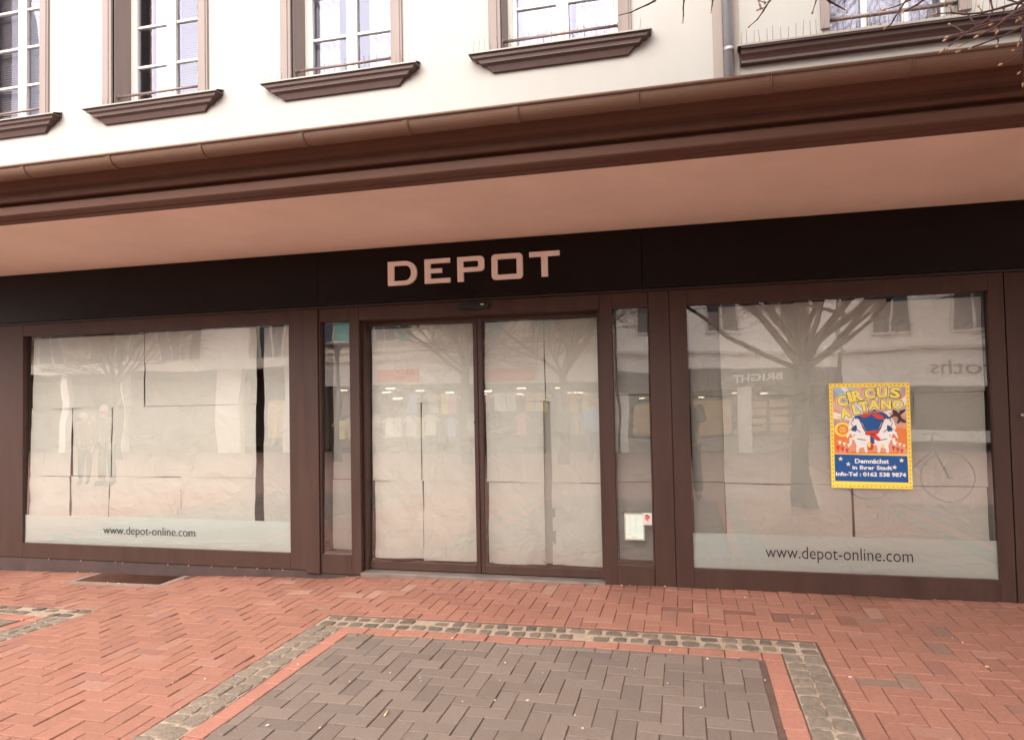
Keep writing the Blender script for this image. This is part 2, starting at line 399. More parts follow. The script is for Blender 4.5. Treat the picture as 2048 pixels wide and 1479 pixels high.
def brick_tex_mat():
    m = bpy.data.materials.new('far_paving'); m.use_nodes = True; n = m.node_tree.nodes; l = m.node_tree.links; p = n['Principled BSDF']
    tc = n.new('ShaderNodeTexCoord'); b = n.new('ShaderNodeTexBrick'); b.inputs['Scale'].default_value = 1
    b.inputs['Brick Width'].default_value = .2; b.inputs['Row Height'].default_value = .1; b.inputs['Mortar Size'].default_value = .005
    b.inputs['Color1'].default_value = (.30, .115, .085, 1); b.inputs['Color2'].default_value = (.24, .105, .08, 1); b.inputs['Mortar'].default_value = (.10, .06, .05, 1)
    t = n.new('ShaderNodeTexNoise'); t.inputs['Scale'].default_value = .6; t.inputs['Detail'].default_value = 6
    mx = n.new('ShaderNodeMix'); mx.data_type = 'RGBA'; mx.inputs[7].default_value = (.33, .24, .20, 1)
    l.new(tc.outputs['Object'], b.inputs[0]); l.new(tc.outputs['Object'], t.inputs[0]); l.new(t.outputs[0], mx.inputs[0])
    l.new(b.outputs[0], mx.inputs[6]); l.new(mx.outputs[2], p.inputs['Base Color']); p.inputs['Roughness'].default_value = .85
    return m
b = MB(); b.add([(-70, -60, -.02), (70, -60, -.02), (70, YF, -.02), (-70, YF, -.02), (-70, YF, -.02)], [(0, 1, 2, 3)])
b.add([(-70, YF, -.02), (FX0, YF, -.02), (FX0, 1, -.13), (-70, 1, -.13), (FX1, YF, -.02), (70, YF, -.02), (70, 1, -.02), (FX1, 1, -.02)], [(0, 1, 2, 3), (4, 5, 6, 7)])
tag(b.build('street', brick_tex_mat(), fix=False), kind='structure')
b = MB(); b.add([(-200, -200, -.4), (200, -200, -.4), (200, 200, -.4), (-200, 200, -.4)], [(0, 1, 2, 3)])
tag(b.build('ground', mat('far_ground', (.22, .18, .15), .9, vary=.2), fix=False), kind='structure')

# ------------------------------------------------------------------ the shop building
bld = empty('shop_building', (0, 0, 0), 'cream rendered building with brown shop front, deep canopy and taupe framed upper windows', 'building')
BX0, BX1 = -12.0, 7.0
WC = [-6.52, -4.73, -2.832, -0.918]           # centres of the four like windows
OP = [(c-.475, c+.475) for c in WC] + [(1.09, 1.93)]
ZS, ZT = 4.30, 5.95
def gapped(z0, z1, y0, y1, b, spans):
    x = BX0
    for a, c in spans: b.box(x, a, y0, y1, z0, z1); x = c
    b.box(x, BX1, y0, y1, z0, z1)
b = MB(); b.box(BX0, BX1, 0, .3, 2.80, 4.10); b.box(BX0, 1.09, 0, .3, 4.10, ZS); b.box(1.93, BX1, 0, .3, 4.10, ZS)
allop = [(-8.78, -7.83)]+OP
gapped(ZS, ZT, 0, .3, b, allop); b.box(BX0, BX1, 0, .3, ZT, 7.4)
wallo = b.build('wall', M_wall, bld)
b = MB(); b.box(BX0, BX1, -.25, 8, 7.4, 7.6); b.box(BX0, BX0+.3, .3, 8, 0, 7.4); b.box(BX1-.3, BX1, .3, 8, 0, 7.4); b.box(BX0+.3, BX1-.3, 7.7, 8, 0, 7.4)
b.build('roof', mat('roof_grey', (.2, .16, .14), .8, vary=.1), bld)
b = MB(); b.box(BX0+.3, BX1-.3, .32, 7.7, 3.0, 3.2); b.build('floor_slab', M_room, bld)
b = MB(); b.box(BX0+.3, BX1-.3, 2.2, 2.3, 3.2, 7.4)
for xx in (-5.7, -3.8, -1.9, .2): b.box(xx, xx+.1, .45, 2.2, 3.2, 7.4)
b.build('room_partition', M_room, bld)
# ground-floor interior, dark
b = MB(); b.box(BX0+.3, BX1-.3, .14, 3.6, -.06, .0); b.build('shop_floor', M_inner, bld)
b = MB(); b.box(BX0+.3, BX1-.3, 3.6, 3.7, 0, 3.0); b.box(-9.2, -9.1, .14, 3.6, 0, 2.95); b.box(3.3, 3.4, .14, 3.6, 0, 2.95); b.box(-9.1, 3.3, .14, 3.6, 2.9, 2.98)
b.build('shop_interior_wall', M_dark, bld)

# canopy
b = MB(); b.box(BX0, BX1, -1.63, .06, 2.75, 2.79); b.build('soffit', M_soffit, bld)
prof = [(-1.632, 2.788), (-1.632, 2.735), (-1.700, 2.735), (-1.704, 2.743), (-1.795, 2.743), (-1.802, 2.750), (-1.800, 2.797), (-1.792, 2.803), (-1.752, 2.806),
        (-1.750, 2.826), (-1.795, 2.830), (-1.802, 2.836), (-1.803, 2.850), (-1.796, 2.868), (-1.788, 2.886), (-1.790, 2.905), (-1.805, 2.925), (-1.835, 2.940), (-1.885, 2.946), (-1.888, 2.985), (0.0, 3.42), (0.0, 3.38), (-1.60, 2.96), (-1.60, 2.79)]
b = MB(); b.prism(prof, BX0-.01, BX1+.01); b.build('canopy_cornice', M_cornice, bld)
gy_, gz_, gr = -1.985, 2.968, .062
b = MB(); n = 14; pr1 = [(gy_-gr*math.cos(PI*k/n), gz_-gr*math.sin(PI*k/n)) for k in range(n+1)]; pr2 = [(gy_-(gr-.004)*math.cos(PI*k/n), gz_-(gr-.004)*math.sin(PI*k/n)) for k in range(n, -1, -1)]
b.prism(pr1+pr2, BX0, BX1); b.tube([(BX0, gy_-gr-.004, gz_+.001), (BX1, gy_-gr-.004, gz_+.001)], .009, 8)
gut = b.build('gutter', M_gutter, bld)
for xg in (-8.6, -7.95, -7.25, -6.57, -5.88, -5.22, -4.58, -3.941, -3.304, -2.677, -2.03, -1.413, -.811, -.204, .41, 1.008, 1.64, 2.28, 2.92):
    b = MB(); rr = gr+.0035
    P1 = [(gy_-rr*math.cos(PI*k/n), gz_-rr*math.sin(PI*k/n)) for k in range(n+1)]; P2 = [(gy_-(gr+.0005)*math.cos(PI*k/n), gz_-(gr+.0005)*math.sin(PI*k/n)) for k in range(n, -1, -1)]
    b.prism(P1+P2, xg-.011, xg+.011); b.tube([(xg+.017, gy_-rr*math.cos(PI*k/n), gz_-rr*math.sin(PI*k/n)) for k in range(n+1)], .0035, 6)
    b.build('gutter_bracket', M_gutter, gut)

# sign fascia
b = MB()
for a, c in ((BX0, -3.057), (-3.054, -.3095), (-.3065, 2.44), (2.443, BX1)): b.box(a, c, -.040, .06, 2.287, 2.748)
fas = b.build('sign_fascia', M_fascia, bld, bevel=.002)
b = MB(); b.box(BX0, BX1, -.012, .06, 2.268, 2.285); b.build('shadow_gap_strip', M_frame_d, bld)

def arc(cx, cz, rx, rz, a0, a1, n=6): return [(cx+rx*math.cos(R(a0+(a1-a0)*k/n)), cz+rz*math.sin(R(a0+(a1-a0)*k/n))) for k in range(n+1)]
def ring_letter(outer, inner, name):
    """letter with one hole: outer and inner loops with the same count, stitched"""
    n = len(outer); b = MB(); y0, y1 = -.064, -.0405
    vs_ = [(x, y0, z) for x, z in outer]+[(x, y0, z) for x, z in inner]+[(x, y1, z) for x, z in outer]+[(x, y1, z) for x, z in inner]
    fs = []
    for i in range(n):
        j = (i+1) % n
        fs += [(i, j, n+j, n+i), (2*n+j, 2*n+i, 3*n+i, 3*n+j), (i, 2*n+i, 2*n+j, j), (n+j, 3*n+j, 3*n+i, n+i)]
    b.add(vs_, fs); return b.build('letter', M_letter, fas)
zb, zt_ = 2.419, 2.619
# D
x0, x1 = -2.394, -2.138
ring_letter([(x0, zb), (x1-.13, zb)]+arc(x1-.105, zb+.09, .105, .09, -80, 0, 5)+arc(x1-.105, zt_-.09, .105, .09, 0, 80, 5)+[(x1-.13, zt_), (x0, zt_)],
            [(x0+.053, zb+.036), (x1-.135, zb+.036)]+arc(x1-.105, zb+.095, .056, .059, -80, 0, 5)+arc(x1-.105, zt_-.095, .056, .059, 0, 80, 5)+[(x1-.135, zt_-.036), (x0+.053, zt_-.036)], 'D')
# E
b = MB(); b.plate([(-2.068, zb), (-1.848, zb), (-1.848, zb+.037), (-2.018, zb+.037), (-2.018, zb+.084), (-1.920, zb+.084), (-1.920, zb+.120), (-2.018, zb+.120), (-2.018, zt_-.037), (-1.848, zt_-.037), (-1.848, zt_), (-2.068, zt_)], -.064, .0235); b.build('letter', M_letter, fas)
# P : bowl + stem
x0, x1 = -1.784, -1.557; pb = zb+.076
ring_letter([(x0, pb), (x1-.04, pb)]+arc(x1-.035, pb+.035, .035, .035, -90, 0, 4)+arc(x1-.035, zt_-.035, .035, .035, 0, 90, 4)+[(x0, zt_)],
            [(x0+.05, pb+.036), (x1-.055, pb+.036)]+arc(x1-.064, pb+.048, .015, .012, -90, 0, 4)+arc(x1-.064, zt_-.048, .015, .012, 0, 90, 4)+[(x0+.05, zt_-.036)], 'P')
pl = col.objects[-1]
bm = bmesh.new(); bm.from_mesh(pl.data)
tmp = MB().box(x0, x0+.05, -.064, -.0405, zb, pb+.0001)
me = bpy.data.meshes.new('t'); me.from_pydata(tmp.v, [], tmp.f); bm.from_mesh(me); bm.to_mesh(pl.data); bm.free(); bpy.data.meshes.remove(me)
# O
x0, x1 = -1.495, -1.239
def rrect(x0, x1, z0, z1, r_, n=5): return arc(x1-r_, z0+r_, r_, r_, -90, 0, n)+arc(x1-r_, z1-r_, r_, r_, 0, 90, n)+arc(x0+r_, z1-r_, r_, r_, 90, 180, n)+arc(x0+r_, z0+r_, r_, r_, 180, 270, n)
ring_letter(rrect(x0, x1, zb-.003, zt_+.002, .032), rrect(x0+.048, x1-.048, zb+.036, zt_-.038, .004), 'O')
# T
b = MB(); b.plate([(-1.087, zb), (-1.036, zb), (-1.036, zt_-.039), (-.940, zt_-.039), (-.940, zt_), (-1.183, zt_), (-1.183, zt_-.039), (-1.087, zt_-.039)], -.064, .0235); b.build('letter', M_letter, fas)

# text helper
def text_mesh(body, w_, h_, x, y, z, mt, parent, name, extrude=.0008, offset=0, rot=0, face=-1, bold=0, keep_aspect=False):
    """Text fitted to width w_ and height h_ (bounds), lower-left corner at x,z on the plane y, facing -y (face=-1) or +y."""
    cu = bpy.data.curves.new(name, 'FONT'); cu.body = body; cu.size = 1; cu.offset = offset; cu.extrude = .01; cu.resolution_u = 3
    ob = bpy.data.objects.new(name, cu); col.objects.link(ob); bpy.context.view_layer.update()
    dg = bpy.context.evaluated_depsgraph_get(); me = bpy.data.meshes.new_from_object(ob.evaluated_get(dg))
    bpy.data.objects.remove(ob); bpy.data.curves.remove(cu)
    co = np.zeros(len(me.vertices)*3); me.vertices.foreach_get('co', co); co = co.reshape(-1, 3)
    mn, mx = co.min(0), co.max(0)
    u = (co[:, 0]-mn[0])/(mx[0]-mn[0])*w_; v = (co[:, 1]-mn[1])/(mx[1]-mn[1])*h_; t = (co[:, 2]/.01)*extrude
    if rot:
        cx_, cz_ = w_/2, h_/2; a, b_ = u-cx_, v-cz_
        u = cx_+a*math.cos(rot)-b_*math.sin(rot); v = cz_+a*math.sin(rot)+b_*math.cos(rot)
    new = np.stack([x+u, y-t, z+v], 1) if face < 0 else np.stack([x-u, y+t, z+v], 1)
    me.vertices.foreach_set('co', new.reshape(-1)); me.update()
    me.materials.clear(); me.materials.append(mt)
    o = bpy.data.objects.new(name, me); col.objects.link(o)
    if parent: o.parent = parent
    return o

# glass sits a little out of plumb: top leans in
TILT = .0149
def gp(z, base=.02): return base+TILT*z
def pane(x0, x1, z0, z1, base, mt, name, parent, t=.010):
    b = MB()
    v = [(x0, gp(z0, base), z0), (x1, gp(z0, base), z0), (x1, gp(z1, base), z1), (x0, gp(z1, base), z1)]
    b.add(v, [(0, 1, 2, 3)]); o = b.build(name, mt, parent, fix=False); return o

# left and right shop windows
def shop_window(xo0, xo1, x0, x1, z0, z1, label, url, bot):
    r_ = empty('shop_window', (0, 0, 0)); r_.parent = bld; r_['label'] = label
    b = MB(); b.frame(xo0, xo1, bot, 2.267, x0-xo0, xo1-x1, z0-bot, 2.267-z1, 0, .06)
    b.build('frame', M_frame, r_, bevel=.003)
    b = MB(); b.frame(x0-.012, x1+.012, z0-.012, z1+.012, .024, .024, .024, .024, .0605, .13)
    b.box(x1+.004-.05, x1+.0, .013, .013, z0, z0); b.build('glazing_seal', M_frame_d, r_)
    pane(x0-.005, x1+.005, z0-.005, z1+.005, .018, M_glass, 'glass', r_)
    pane(x0-.004, x1+.004, z0-.003, .426, .024, M_frost, 'frosted_film', r_)
    ux0, ux1, uz, uh = url
    text_mesh('www.depot-online.com', ux1-ux0, uh, ux0, gp(uz, .0165), uz, M_ink, r_, 'web_address', extrude=.0004, offset=-.008)
    for hx in ((x1-.035,) if x0 < -3 else (x0+.025, x1-.03)): MB().box(hx, hx+.035, -.0015, .002, z0-.034, z0-.022).build('drain_cap', M_frame_d, r_, bevel=.001)
    return r_
wl = shop_window(-6.60, -3.212, -6.255, -3.365, .163, 2.153, 'left shop window with small web address', (-5.335, -4.338, .246, .098), .022)
wr = shop_window(-.112, 2.134, .018, 2.040, .166, 2.148, 'right shop window with large web address', (.532, 1.512, .232, .116), .010)
# posts
b = MB(); b.box(-3.209, -3.077, -.016, .06, .0, 2.266); b.build('mullion_post', M_frame, bld, bevel=.003)
b = MB(); b.box(-.266, -.115, -.004, .06, .0, 2.266); b.build('mullion_post', M_frame, bld, bevel=.003)
# side windows
def side_window(xo0, xo1, x0, x1, label):
    r_ = empty('side_window', (0, 0, 0)); r_.parent = bld; r_['label'] = label
    b = MB(); b.frame(xo0, xo1, .0, 2.266, max(.001, x0-xo0), max(.001, xo1-x1), .168, 2.266-2.154, .0, .06); b.build('frame', M_frame, r_, bevel=.003)
    pane(x0-.005, x1+.005, .165, 2.156, .018, M_glass, 'glass', r_)
    b = MB(); b.frame(x0-.012, x1+.012, .156, 2.166, .02, .02, .02, .02, .0605, .12); b.build('glazing_seal', M_frame_d, r_)
    for hx in (x0+.02, x1-.06): MB().box(hx, hx+.036, -.0015, .002, .128, .139).build('drain_cap', M_frame_d, r_, bevel=.001)
side_window(-3.075, -2.697, -3.062, -2.786, 'narrow fixed side window left of the doors')
side_window(-.643, -.268, -.552, -.275, 'narrow fixed side window right of the doors')
# door portal
b = MB(); b.box(-2.695, -.645, 0, .06, 2.150, 2.266); b.box(-2.695, -2.665, .06, .22, .0, 2.266); b.box(-.675, -.645, .06, .22, 0, 2.266); b.box(-2.665, -.675, .0605, .22, 2.140, 2.266)
b.build('door_frame', M_frame, bld, bevel=.003)
b = MB(); b.box(-2.693, -.647, -.03, .24, -.03, .028); b.build('threshold', mat('steel_threshold', (.25, .20, .175), .45, .5, vary=.2, vscale=10), bld, bevel=.003)
def door(x0, x1, sl_, sr_, y, label):
    r_ = empty('sliding_door', (0, 0, 0)); r_.parent = bld; r_['label'] = label
    b = MB(); b.frame(x0, x1, .034, 2.139, sl_, sr_, .066, .030, y, y+.045); b.build('frame', M_frame, r_, bevel=.003)
    pane(x0+sl_-.004, x1-sr_+.004, .095, 2.115, y+.004, M_glass, 'glass', r_)
    b = MB(); b.frame(x0+sl_-.001, x1-sr_+.001, .098, 2.111, .010, .010, .010, .010, y+.046, y+.07); b.build('seal', M_frame_d, r_)
door(-2.700, -1.678, .030, .036, .10, 'left leaf of the sliding glass door')
door(-1.674, -.640, .036, .012, .10, 'right leaf of the sliding glass door')
# sensor
b = MB(); b.box(-1.797, -1.535, -.045, -.0005, 2.192, 2.246); s_ = b.build('door_sensor', mat('sensor_plastic', (.012, .010, .010), .3), bld, bevel=.014, seg=3)
b = MB(); b.box(-1.600, -1.572, -.0465, -.0455, 2.223, 2.233); b.build('sensor_badge', mat('badge_white', (.7, .7, .7), .4), s_)
# plinth and right-hand panel, left panel
b = MB(); b.box(-9.0, -2.70, .012, .06, -.14, .019); b.box(-.115, 2.137, .012, .06, -.03, .008); b.build('plinth', M_plinth, bld)
for xx in (-5.95, -5.579, -5.19, -5.11, -4.62, -4.40, -4.16, -3.92, -3.70, -3.58, -3.45, -3.20, -2.98): MB().box(xx, xx+.009, .002, .0125, .010, .018).build('plinth_clip', mat('clip_metal', (.5, .40, .35), .4, .2), bld)
for xx in (1.25, 1.63, 1.79, .55): MB().box(xx, xx+.008, -.004, .003, .012, .018).build('plinth_clip', mat('clip_metal', (.5, .40, .35), .4, .2), bld)
b = MB(); b.box(2.141, 3.30, -.002, .06, .0, 2.266); b.build('side_panel', M_frame, bld, bevel=.003)
b = MB(); b.box(-7.6, -6.604, -.002, .06, .022, 2.266); b.build('side_panel', M_frame, bld, bevel=.003)
b = MB(); b.tube([(2.215, -.003, 1.285), (2.215, -.02, 1.285)], .016, 14); b.tube([(2.215, -.018, 1.285), (2.215, -.03, 1.285)], .008, 10); b.build('lock_cylinder', M_zinc, bld)
# further bays out of the frame, either side, in plain glazing
for (a, c, zz) in ((3.302, 6.6, .02), (-10.6, -7.602, .022)):
    fr = MB().frame(a, c, zz, 2.266, .12, .12, .14, .11, 0, .06).build('shop_front_frame', M_frame, bld, bevel=.003)
    MB().box(a+.11, c-.11, .03, .04, .15, 2.165).build('shop_front_glass', mat('dark_glazing', (.02, .018, .016), .05), fr)
MB().box(-12, -10.602, 0, .06, -.1, 2.266).build('corner_post', M_frame, bld, bevel=.003); MB().box(6.602, 7, 0, .06, 0, 2.266).build('corner_post', M_frame, bld, bevel=.003)

# upper windows
def sill(xc, p=.10, hw=.728, hb=.548, zt=4.312, name='sill'):
    prof = [(p, 4.268, hw), (p, 4.254, hw), (p-.012, 4.248, hw-.02), (p-.014, 4.226, hw-.035), (p-.030, 4.212, hw-.07), (p-.034, 4.195, hw-.085), (p-.030, 4.185, hw-.090), (p-.045, 4.178, hw-.125), (p-.058, 4.168, hw-.135), (.026, 4.122, hb)]
    b = MB(); rings = []
    for (pp, z, h_) in prof: rings.append([(xc-h_-.0, 0.02, z), (xc-h_, -pp, z), (xc+h_, -pp, z), (xc+h_, .02, z)])
    vs_ = [q for r_ in rings for q in r_]; fs = []
    for i in range(len(rings)-1):
        for k in range(3): fs.append((i*4+k, i*4+k+1, (i+1)*4+k+1, (i+1)*4+k))
    fs.append((0, 1, 2, 3)); e = (len(rings)-1)*4; fs.append((e, e+1, e+2, e+3))
    b.add(vs_, fs); return b
def spikes(x0, x1, y, z0f, h_=.085, step=.055, seed=1):
    q = random.Random(seed); b = MB(); x = x0; i_w = .0016
    while x < x1:
        if q.random() < .93: b.tube([(x, y, z0f), (x+q.uniform(-.012, .012), y-q.uniform(0, .03), z0f+h_*q.uniform(.85, 1.1))], i_w, 4)
        x += step*q.uniform(.8, 1.2)
    b.box(x0, x1, y-.006, y+.006, z0f-.002, z0f+.001)
    return b
def folds(x0, x1, z0, z1, y, amp, n, seed):
    q = random.Random(seed); ph = q.uniform(0, 6); b = MB(); N = 40; vs_ = []
    for zz in (z0, z1):
        for i in range(N+1):
            u = i/N; vs_.append((x0+(x1-x0)*u, y+amp*math.sin(ph+u*n*2*PI)+amp*.5*math.sin(ph*2+u*n*3.7*PI), zz))
    b.add(vs_, [(i, i+1, N+1+i+1, N+1+i) for i in range(N)], True); return b
YW = .22
def upper_window(xc, dress, label, seed):
    r_ = empty('window', (0, 0, 0)); r_.parent = bld; r_['label'] = label
    a, c = xc-.475, xc+.475
    for s0, s1, e in ((xc-.577, a, 1), (c, xc+.577, -1)):
        b = MB(); b.box(s0, s1, -.022, .02, ZS-.001, 6.0)
        lo, hi = (s0+.018, s1-.028) if e > 0 else (s0+.028, s1-.018)
        b.box(lo, hi, -.030, -.0215, ZS, 6.0)
        if e > 0: b.box(a-.0005, a+.004, .0205, YW, ZS, ZT)
        else: b.box(c-.004, c+.0005, .0205, YW, ZS, ZT)
        b.build('jamb', M_surround, r_, bevel=.003)
    sb = sill(xc); sb.build('sill', M_sill, r_)
    b = MB(); b.add([(xc-.735, -.108, 4.269), (xc+.735, -.108, 4.269), (xc+.735, .0, 4.305), (xc-.735, .0, 4.305), (xc-.735, -.108, 4.257), (xc+.735, -.108, 4.257)], [(0, 1, 2, 3), (4, 5, 1, 0)])
    b.box(a, c, 0.0, YW, 4.296, 4.306); b.build('sill_cap', M_sillcap, r_, fix=False)
    # casement
    f0, f1, z0, z1 = a+.004, c-.004, 4.306, ZT
    b = MB(); b.frame(f0, f1, z0, z1, .045, .045, .05, .05, YW, YW+.06)
    xm = (f0+f1)/2
    b.box(xm-.016, xm+.016, YW-.014, YW+.05, z0+.05, z1-.05)
    for (p, q) in ((f0+.045, xm-.016), (xm+.016, f1-.045)):
        b.frame(p, q, z0+.05, z1-.05, .036, .036, .045, .045, YW-.008, YW+.045)
        for zb_ in (4.755, 5.150, 5.545): b.box(p+.036, q-.036, YW+.002, YW+.04, zb_-.012, zb_+.012)
    b.build('frame', M_wframe, r_, bevel=.003)
    b = MB(); b.add([(f0+.05, YW+.022, z0+.06), (f1-.05, YW+.022, z0+.06), (f1-.05, YW+.022, z1-.06), (f0+.05, YW+.022, z1-.06)], [(0, 1, 2, 3)]); b.build('glass', M_wglass, r_, fix=False)
    zr = 4.405
    b = MB(); b.tube([(a+.004, .06, zr), (c-.004, .06, zr)], .0125, 10); b.tube([(a+.005, .06, zr), (a+.014, .06, zr)], .021, 12); b.tube([(c-.014, .06, zr), (c-.005, .06, zr)], .021, 12); b.build('window_rail', M_rail, r_)
    if xc > -4: spikes(xc-.70, xc+.70, -.05, 4.287, .10, .055, seed).build('bird_spikes', M_wire, r_)
    else: spikes(xc-.70, xc-.02, -.04, 4.290, .085, .055, seed).build('bird_spikes', M_wire, r_)
    z0i, z1i = z0+.05, z1
    if dress == 'blinds':
        b = MB(); 
        for k in range(70):
            zz = z0i+k*.023; b.add([(xm+.03, .315, zz), (c, .315, zz), (c, .333, zz+.013), (xm+.03, .333, zz+.013)], [(0, 1, 2, 3)])
        b.build('slatted_blind', M_blind, r_, fix=False)
        b = MB(); b.add([(a+.20, .34, z0i), (xm+.02, .34, z0i), (xm+.02, .34, z1i), (a+.20, .34, z1i)], [(0, 1, 2, 3)]); b.build('roller_blind', M_blind, r_, fix=False)
        b = MB(); b.box(a+.10, a+.145, .36, .40, z0i-.1, z1i); b.build('curtain', mat('brown_curtain', (.12, .07, .05), .8), r_)
    elif dress == 'full':
        b = MB()
        for k in range(70):
            zz = z0i+k*.023; b.add([(a-.35, .315, zz), (c, .315, zz), (c, .333, zz+.016), (a-.35, .333, zz+.016)], [(0, 1, 2, 3)])
        b.add([(a-.4, .345, z0i), (c, .345, z0i), (c, .345, z1i), (a-.4, .345, z1i)], [(0, 1, 2, 3)]); b.build('slatted_blind', M_blind, r_, fix=False)
    elif dress == 'sheer':
        folds(a-.05, c+.05, z0i-.1, z1i, .31, .02, 7, seed).build('curtain', M_curtain, r_, fix=False)
    elif dress == 'pair':
        folds(a-.05, a+.30, z0i-.1, z1i, .31, .02, 4, seed).build('curtain', M_curtain, r_, fix=False)
        folds(xm+.12, c+.05, z0i-.1, z1i, .31, .02, 4, seed+1).build('curtain', M_curtain, r_, fix=False)
    elif dress == 'right':
        folds(xm+.10, c+.05, z0i-.1, z1i, .31, .02, 5, seed).build('curtain', M_curtain, r_, fix=False)
        folds(a-.05, xm+.05, z0i-.1, z1i, .42, .01, 3, seed+2).build('net_curtain', M_curtain, r_, fix=False)
upper_window(-8.30, 'sheer', 'upper window beyond the left edge', 4)
upper_window(WC[0], 'full', 'upper window with pale slatted blinds at the far left', 5)
upper_window(WC[1], 'blinds', 'upper window with slatted blind in its right casement', 6)
upper_window(WC[2], 'pair', 'upper window with white drawn curtain in its left casement', 7)
upper_window(WC[3], 'right', 'upper window with pale curtain in its right casement', 8)
# wide window of the neighbouring part, its long ledge
r_ = empty('window', (0, 0, 0)); r_.parent = bld; r_['label'] = 'upper window over the long straight ledge behind the twigs'
b = MB(); b.box(1.03, 1.09, -.022, .02, 4.12, 6.0); b.box(1.0895, 1.094, .0205, YW, 4.12, ZT); b.build('jamb', M_surround, r_, bevel=.003)
b = MB(); b.box(1.93, 2.01, -.022, .02, 4.12, 6.0); b.build('jamb', M_surround, r_, bevel=.003)
b = MB(); b.frame(1.094, 1.926, 4.10, ZT, .03, .03, .03, .05, YW, YW+.06)
for xx in (1.375, 1.655): b.box(xx-.022, xx+.022, YW-.004, YW+.05, 4.13, ZT-.05)
for p, q in ((1.144, 1.345), (1.405, 1.625), (1.685, 1.876)):
    for zz in (4.52, 4.9, 5.3): b.box(p, q, YW+.004, YW+.04, zz-.012, zz+.012)
b.build('frame', M_wframe, r_, bevel=.003)
b = MB(); b.add([(1.12, YW+.022, 4.12), (1.90, YW+.022, 4.12), (1.90, YW+.022, 5.9), (1.12, YW+.022, 5.9)], [(0, 1, 2, 3)]); b.build('glass', M_wglass, r_, fix=False)
folds(1.05, 1.98, 4.05, 5.9, .31, .02, 9, 3).build('curtain', M_curtain, r_, fix=False)
b = MB(); b.tube([(1.094, .03, 4.20), (1.93, .03, 4.20)], .015, 10); b.tube([(1.35, .03, 4.09), (1.35, .03, 4.20)], .006, 6); b.tube([(1.80, .03, 4.09), (1.80, .03, 4.20)], .006, 6); b.build('window_rail', M_rail, r_)
LP = [(0, 4.060), (-.105, 4.040), (-.105, 4.018), (-.085, 4.012), (-.080, 3.985), (-.062, 3.965), (-.050, 3.945), (-.050, 3.925), (0, 3.92)]
b = MB(); b.prism(LP[1:]+[(.02, 3.92), (.02, 4.04)], .462, 5.5); b.build('ledge', M_sill, r_)
b = MB(); b.add([(.440, -.112, 4.044), (5.5, -.112, 4.044), (5.5, .0, 4.075), (.440, .0, 4.075), (.440, -.112, 4.030), (5.5, -.112, 4.030), (.44, -.0, 4.03)], [(0, 1, 2, 3), (4, 5, 1, 0), (0, 3, 6, 4)]); b.build('ledge_cap', M_sillcap, r_, fix=False)
spikes(.47, 2.6, -.05, 4.062, .105, .048, 12).build('bird_spikes', M_wire, r_)
b = MB(); b.box(1.095, 1.925, 0.0005, YW, 4.088, 4.104); b.build('sill_cap', M_sillcap, r_)
# the wall below that window is cut for its lower sill: a wall recess strip either side of the downpipe
b = MB(); b.box(.268, .338, -.014, .0, 3.3, 7.4); b.box(.412, .455, -.014, .0, 3.3, 7.4); b.build('pipe_channel_trim', mat('pale_taupe_trim', (.27, .225, .195), .8, vary=.06), bld)
dp = MB(); dp.tube([(.377, -.055, 3.2), (.377, -.055, 7.3)], .034, 20)
dpo = dp.build('downpipe', M_zinc, bld)
for zz in (4.02, 5.6): MB().tube([(.377, -.055, zz), (.377, -.055, zz+.035)], .037, 20).build('pipe_sleeve', M_zinc, dpo)

# ------------------------------------------------------------------ paper covering the glass from inside
def sheet(x0, x1, z0, z1, ybase, seed, mt, label, group, amp=.012, edge=.0045, cat='paper', crease=None, slump=0):
    x0 += .0008; x1 -= .0008; z0 += .0008; z1 -= .0008
    q = random.Random(seed); NX = max(8, int((x1-x0)/.02)); NZ = max(10, int((z1-z0)/.02)); vs_ = []
    o1, o2, o3 = q.uniform(0, 99), q.uniform(0, 99), q.uniform(0, 99)
    tilt1, tilt2 = q.uniform(-.5, .5)*edge, q.uniform(-.5, .5)*edge
    for j in range(NZ+1):
        v = j/NZ
        for i in range(NX+1):
            u = i/NX; x = x0+(x1-x0)*u; z = z0+(z1-z0)*v
            nz_ = noise.noise(Vector((x*2.2+o1, z*1.6, o2)))
            n2 = noise.noise(Vector(((x+z)*6+o1, (z-x)*2.5, o3))); n3 = 1-abs(noise.noise(Vector(((x-z*.6)*5+o3, z*2.0+o2, 0))))*2
            edgek = min(1, 4*min(u, 1-u)+.25)
            cr = noise.voronoi(Vector((x*7+z*2+o1, z*6-x+o2, o3)))[0]; n4 = min(.5, cr[1]-cr[0])
            y = ybase+TILT*z+amp*(nz_*1.5+.8*n2+.5*n3+.4*n4)+amp*.8*(1-v)*math.sin(x*9+o1)*edgek
            ex = edge*(noise.noise(Vector((o1, z*3, 0)))*(1-u)+noise.noise(Vector((o2, z*3, 5)))*u)+tilt1*(v-.5)*(1-u)*2
            ez = edge*.8*(noise.noise(Vector((x*3, o1, 7)))*(1-v)+noise.noise(Vector((x*3, o2, 2)))*v)+tilt2*(u-.5)*2
            vs_.append((x+ex, max(ybase+TILT*z-.006, y), z+ez))
    b = MB(); b.add(vs_, [(j*(NX+1)+i, j*(NX+1)+i+1, (j+1)*(NX+1)+i+1, (j+1)*(NX+1)+i) for j in range(NZ) for i in range(NX)], True)
    o = b.build('paper_sheet', mt, None, fix=False); return tag(o, label, cat, group)
YP = .052
GL = 'paper sheets behind the left shop window'
sheet(-6.225, -4.935, 1.448, 2.130, YP, 1, M_paper, 'wide paper sheet at the top left of the left shop window', GL)
sheet(-4.925, -3.737, 1.452, 2.150, YP, 2, M_paper, 'wide paper sheet at the top of the left shop window beside the dark gap', GL)
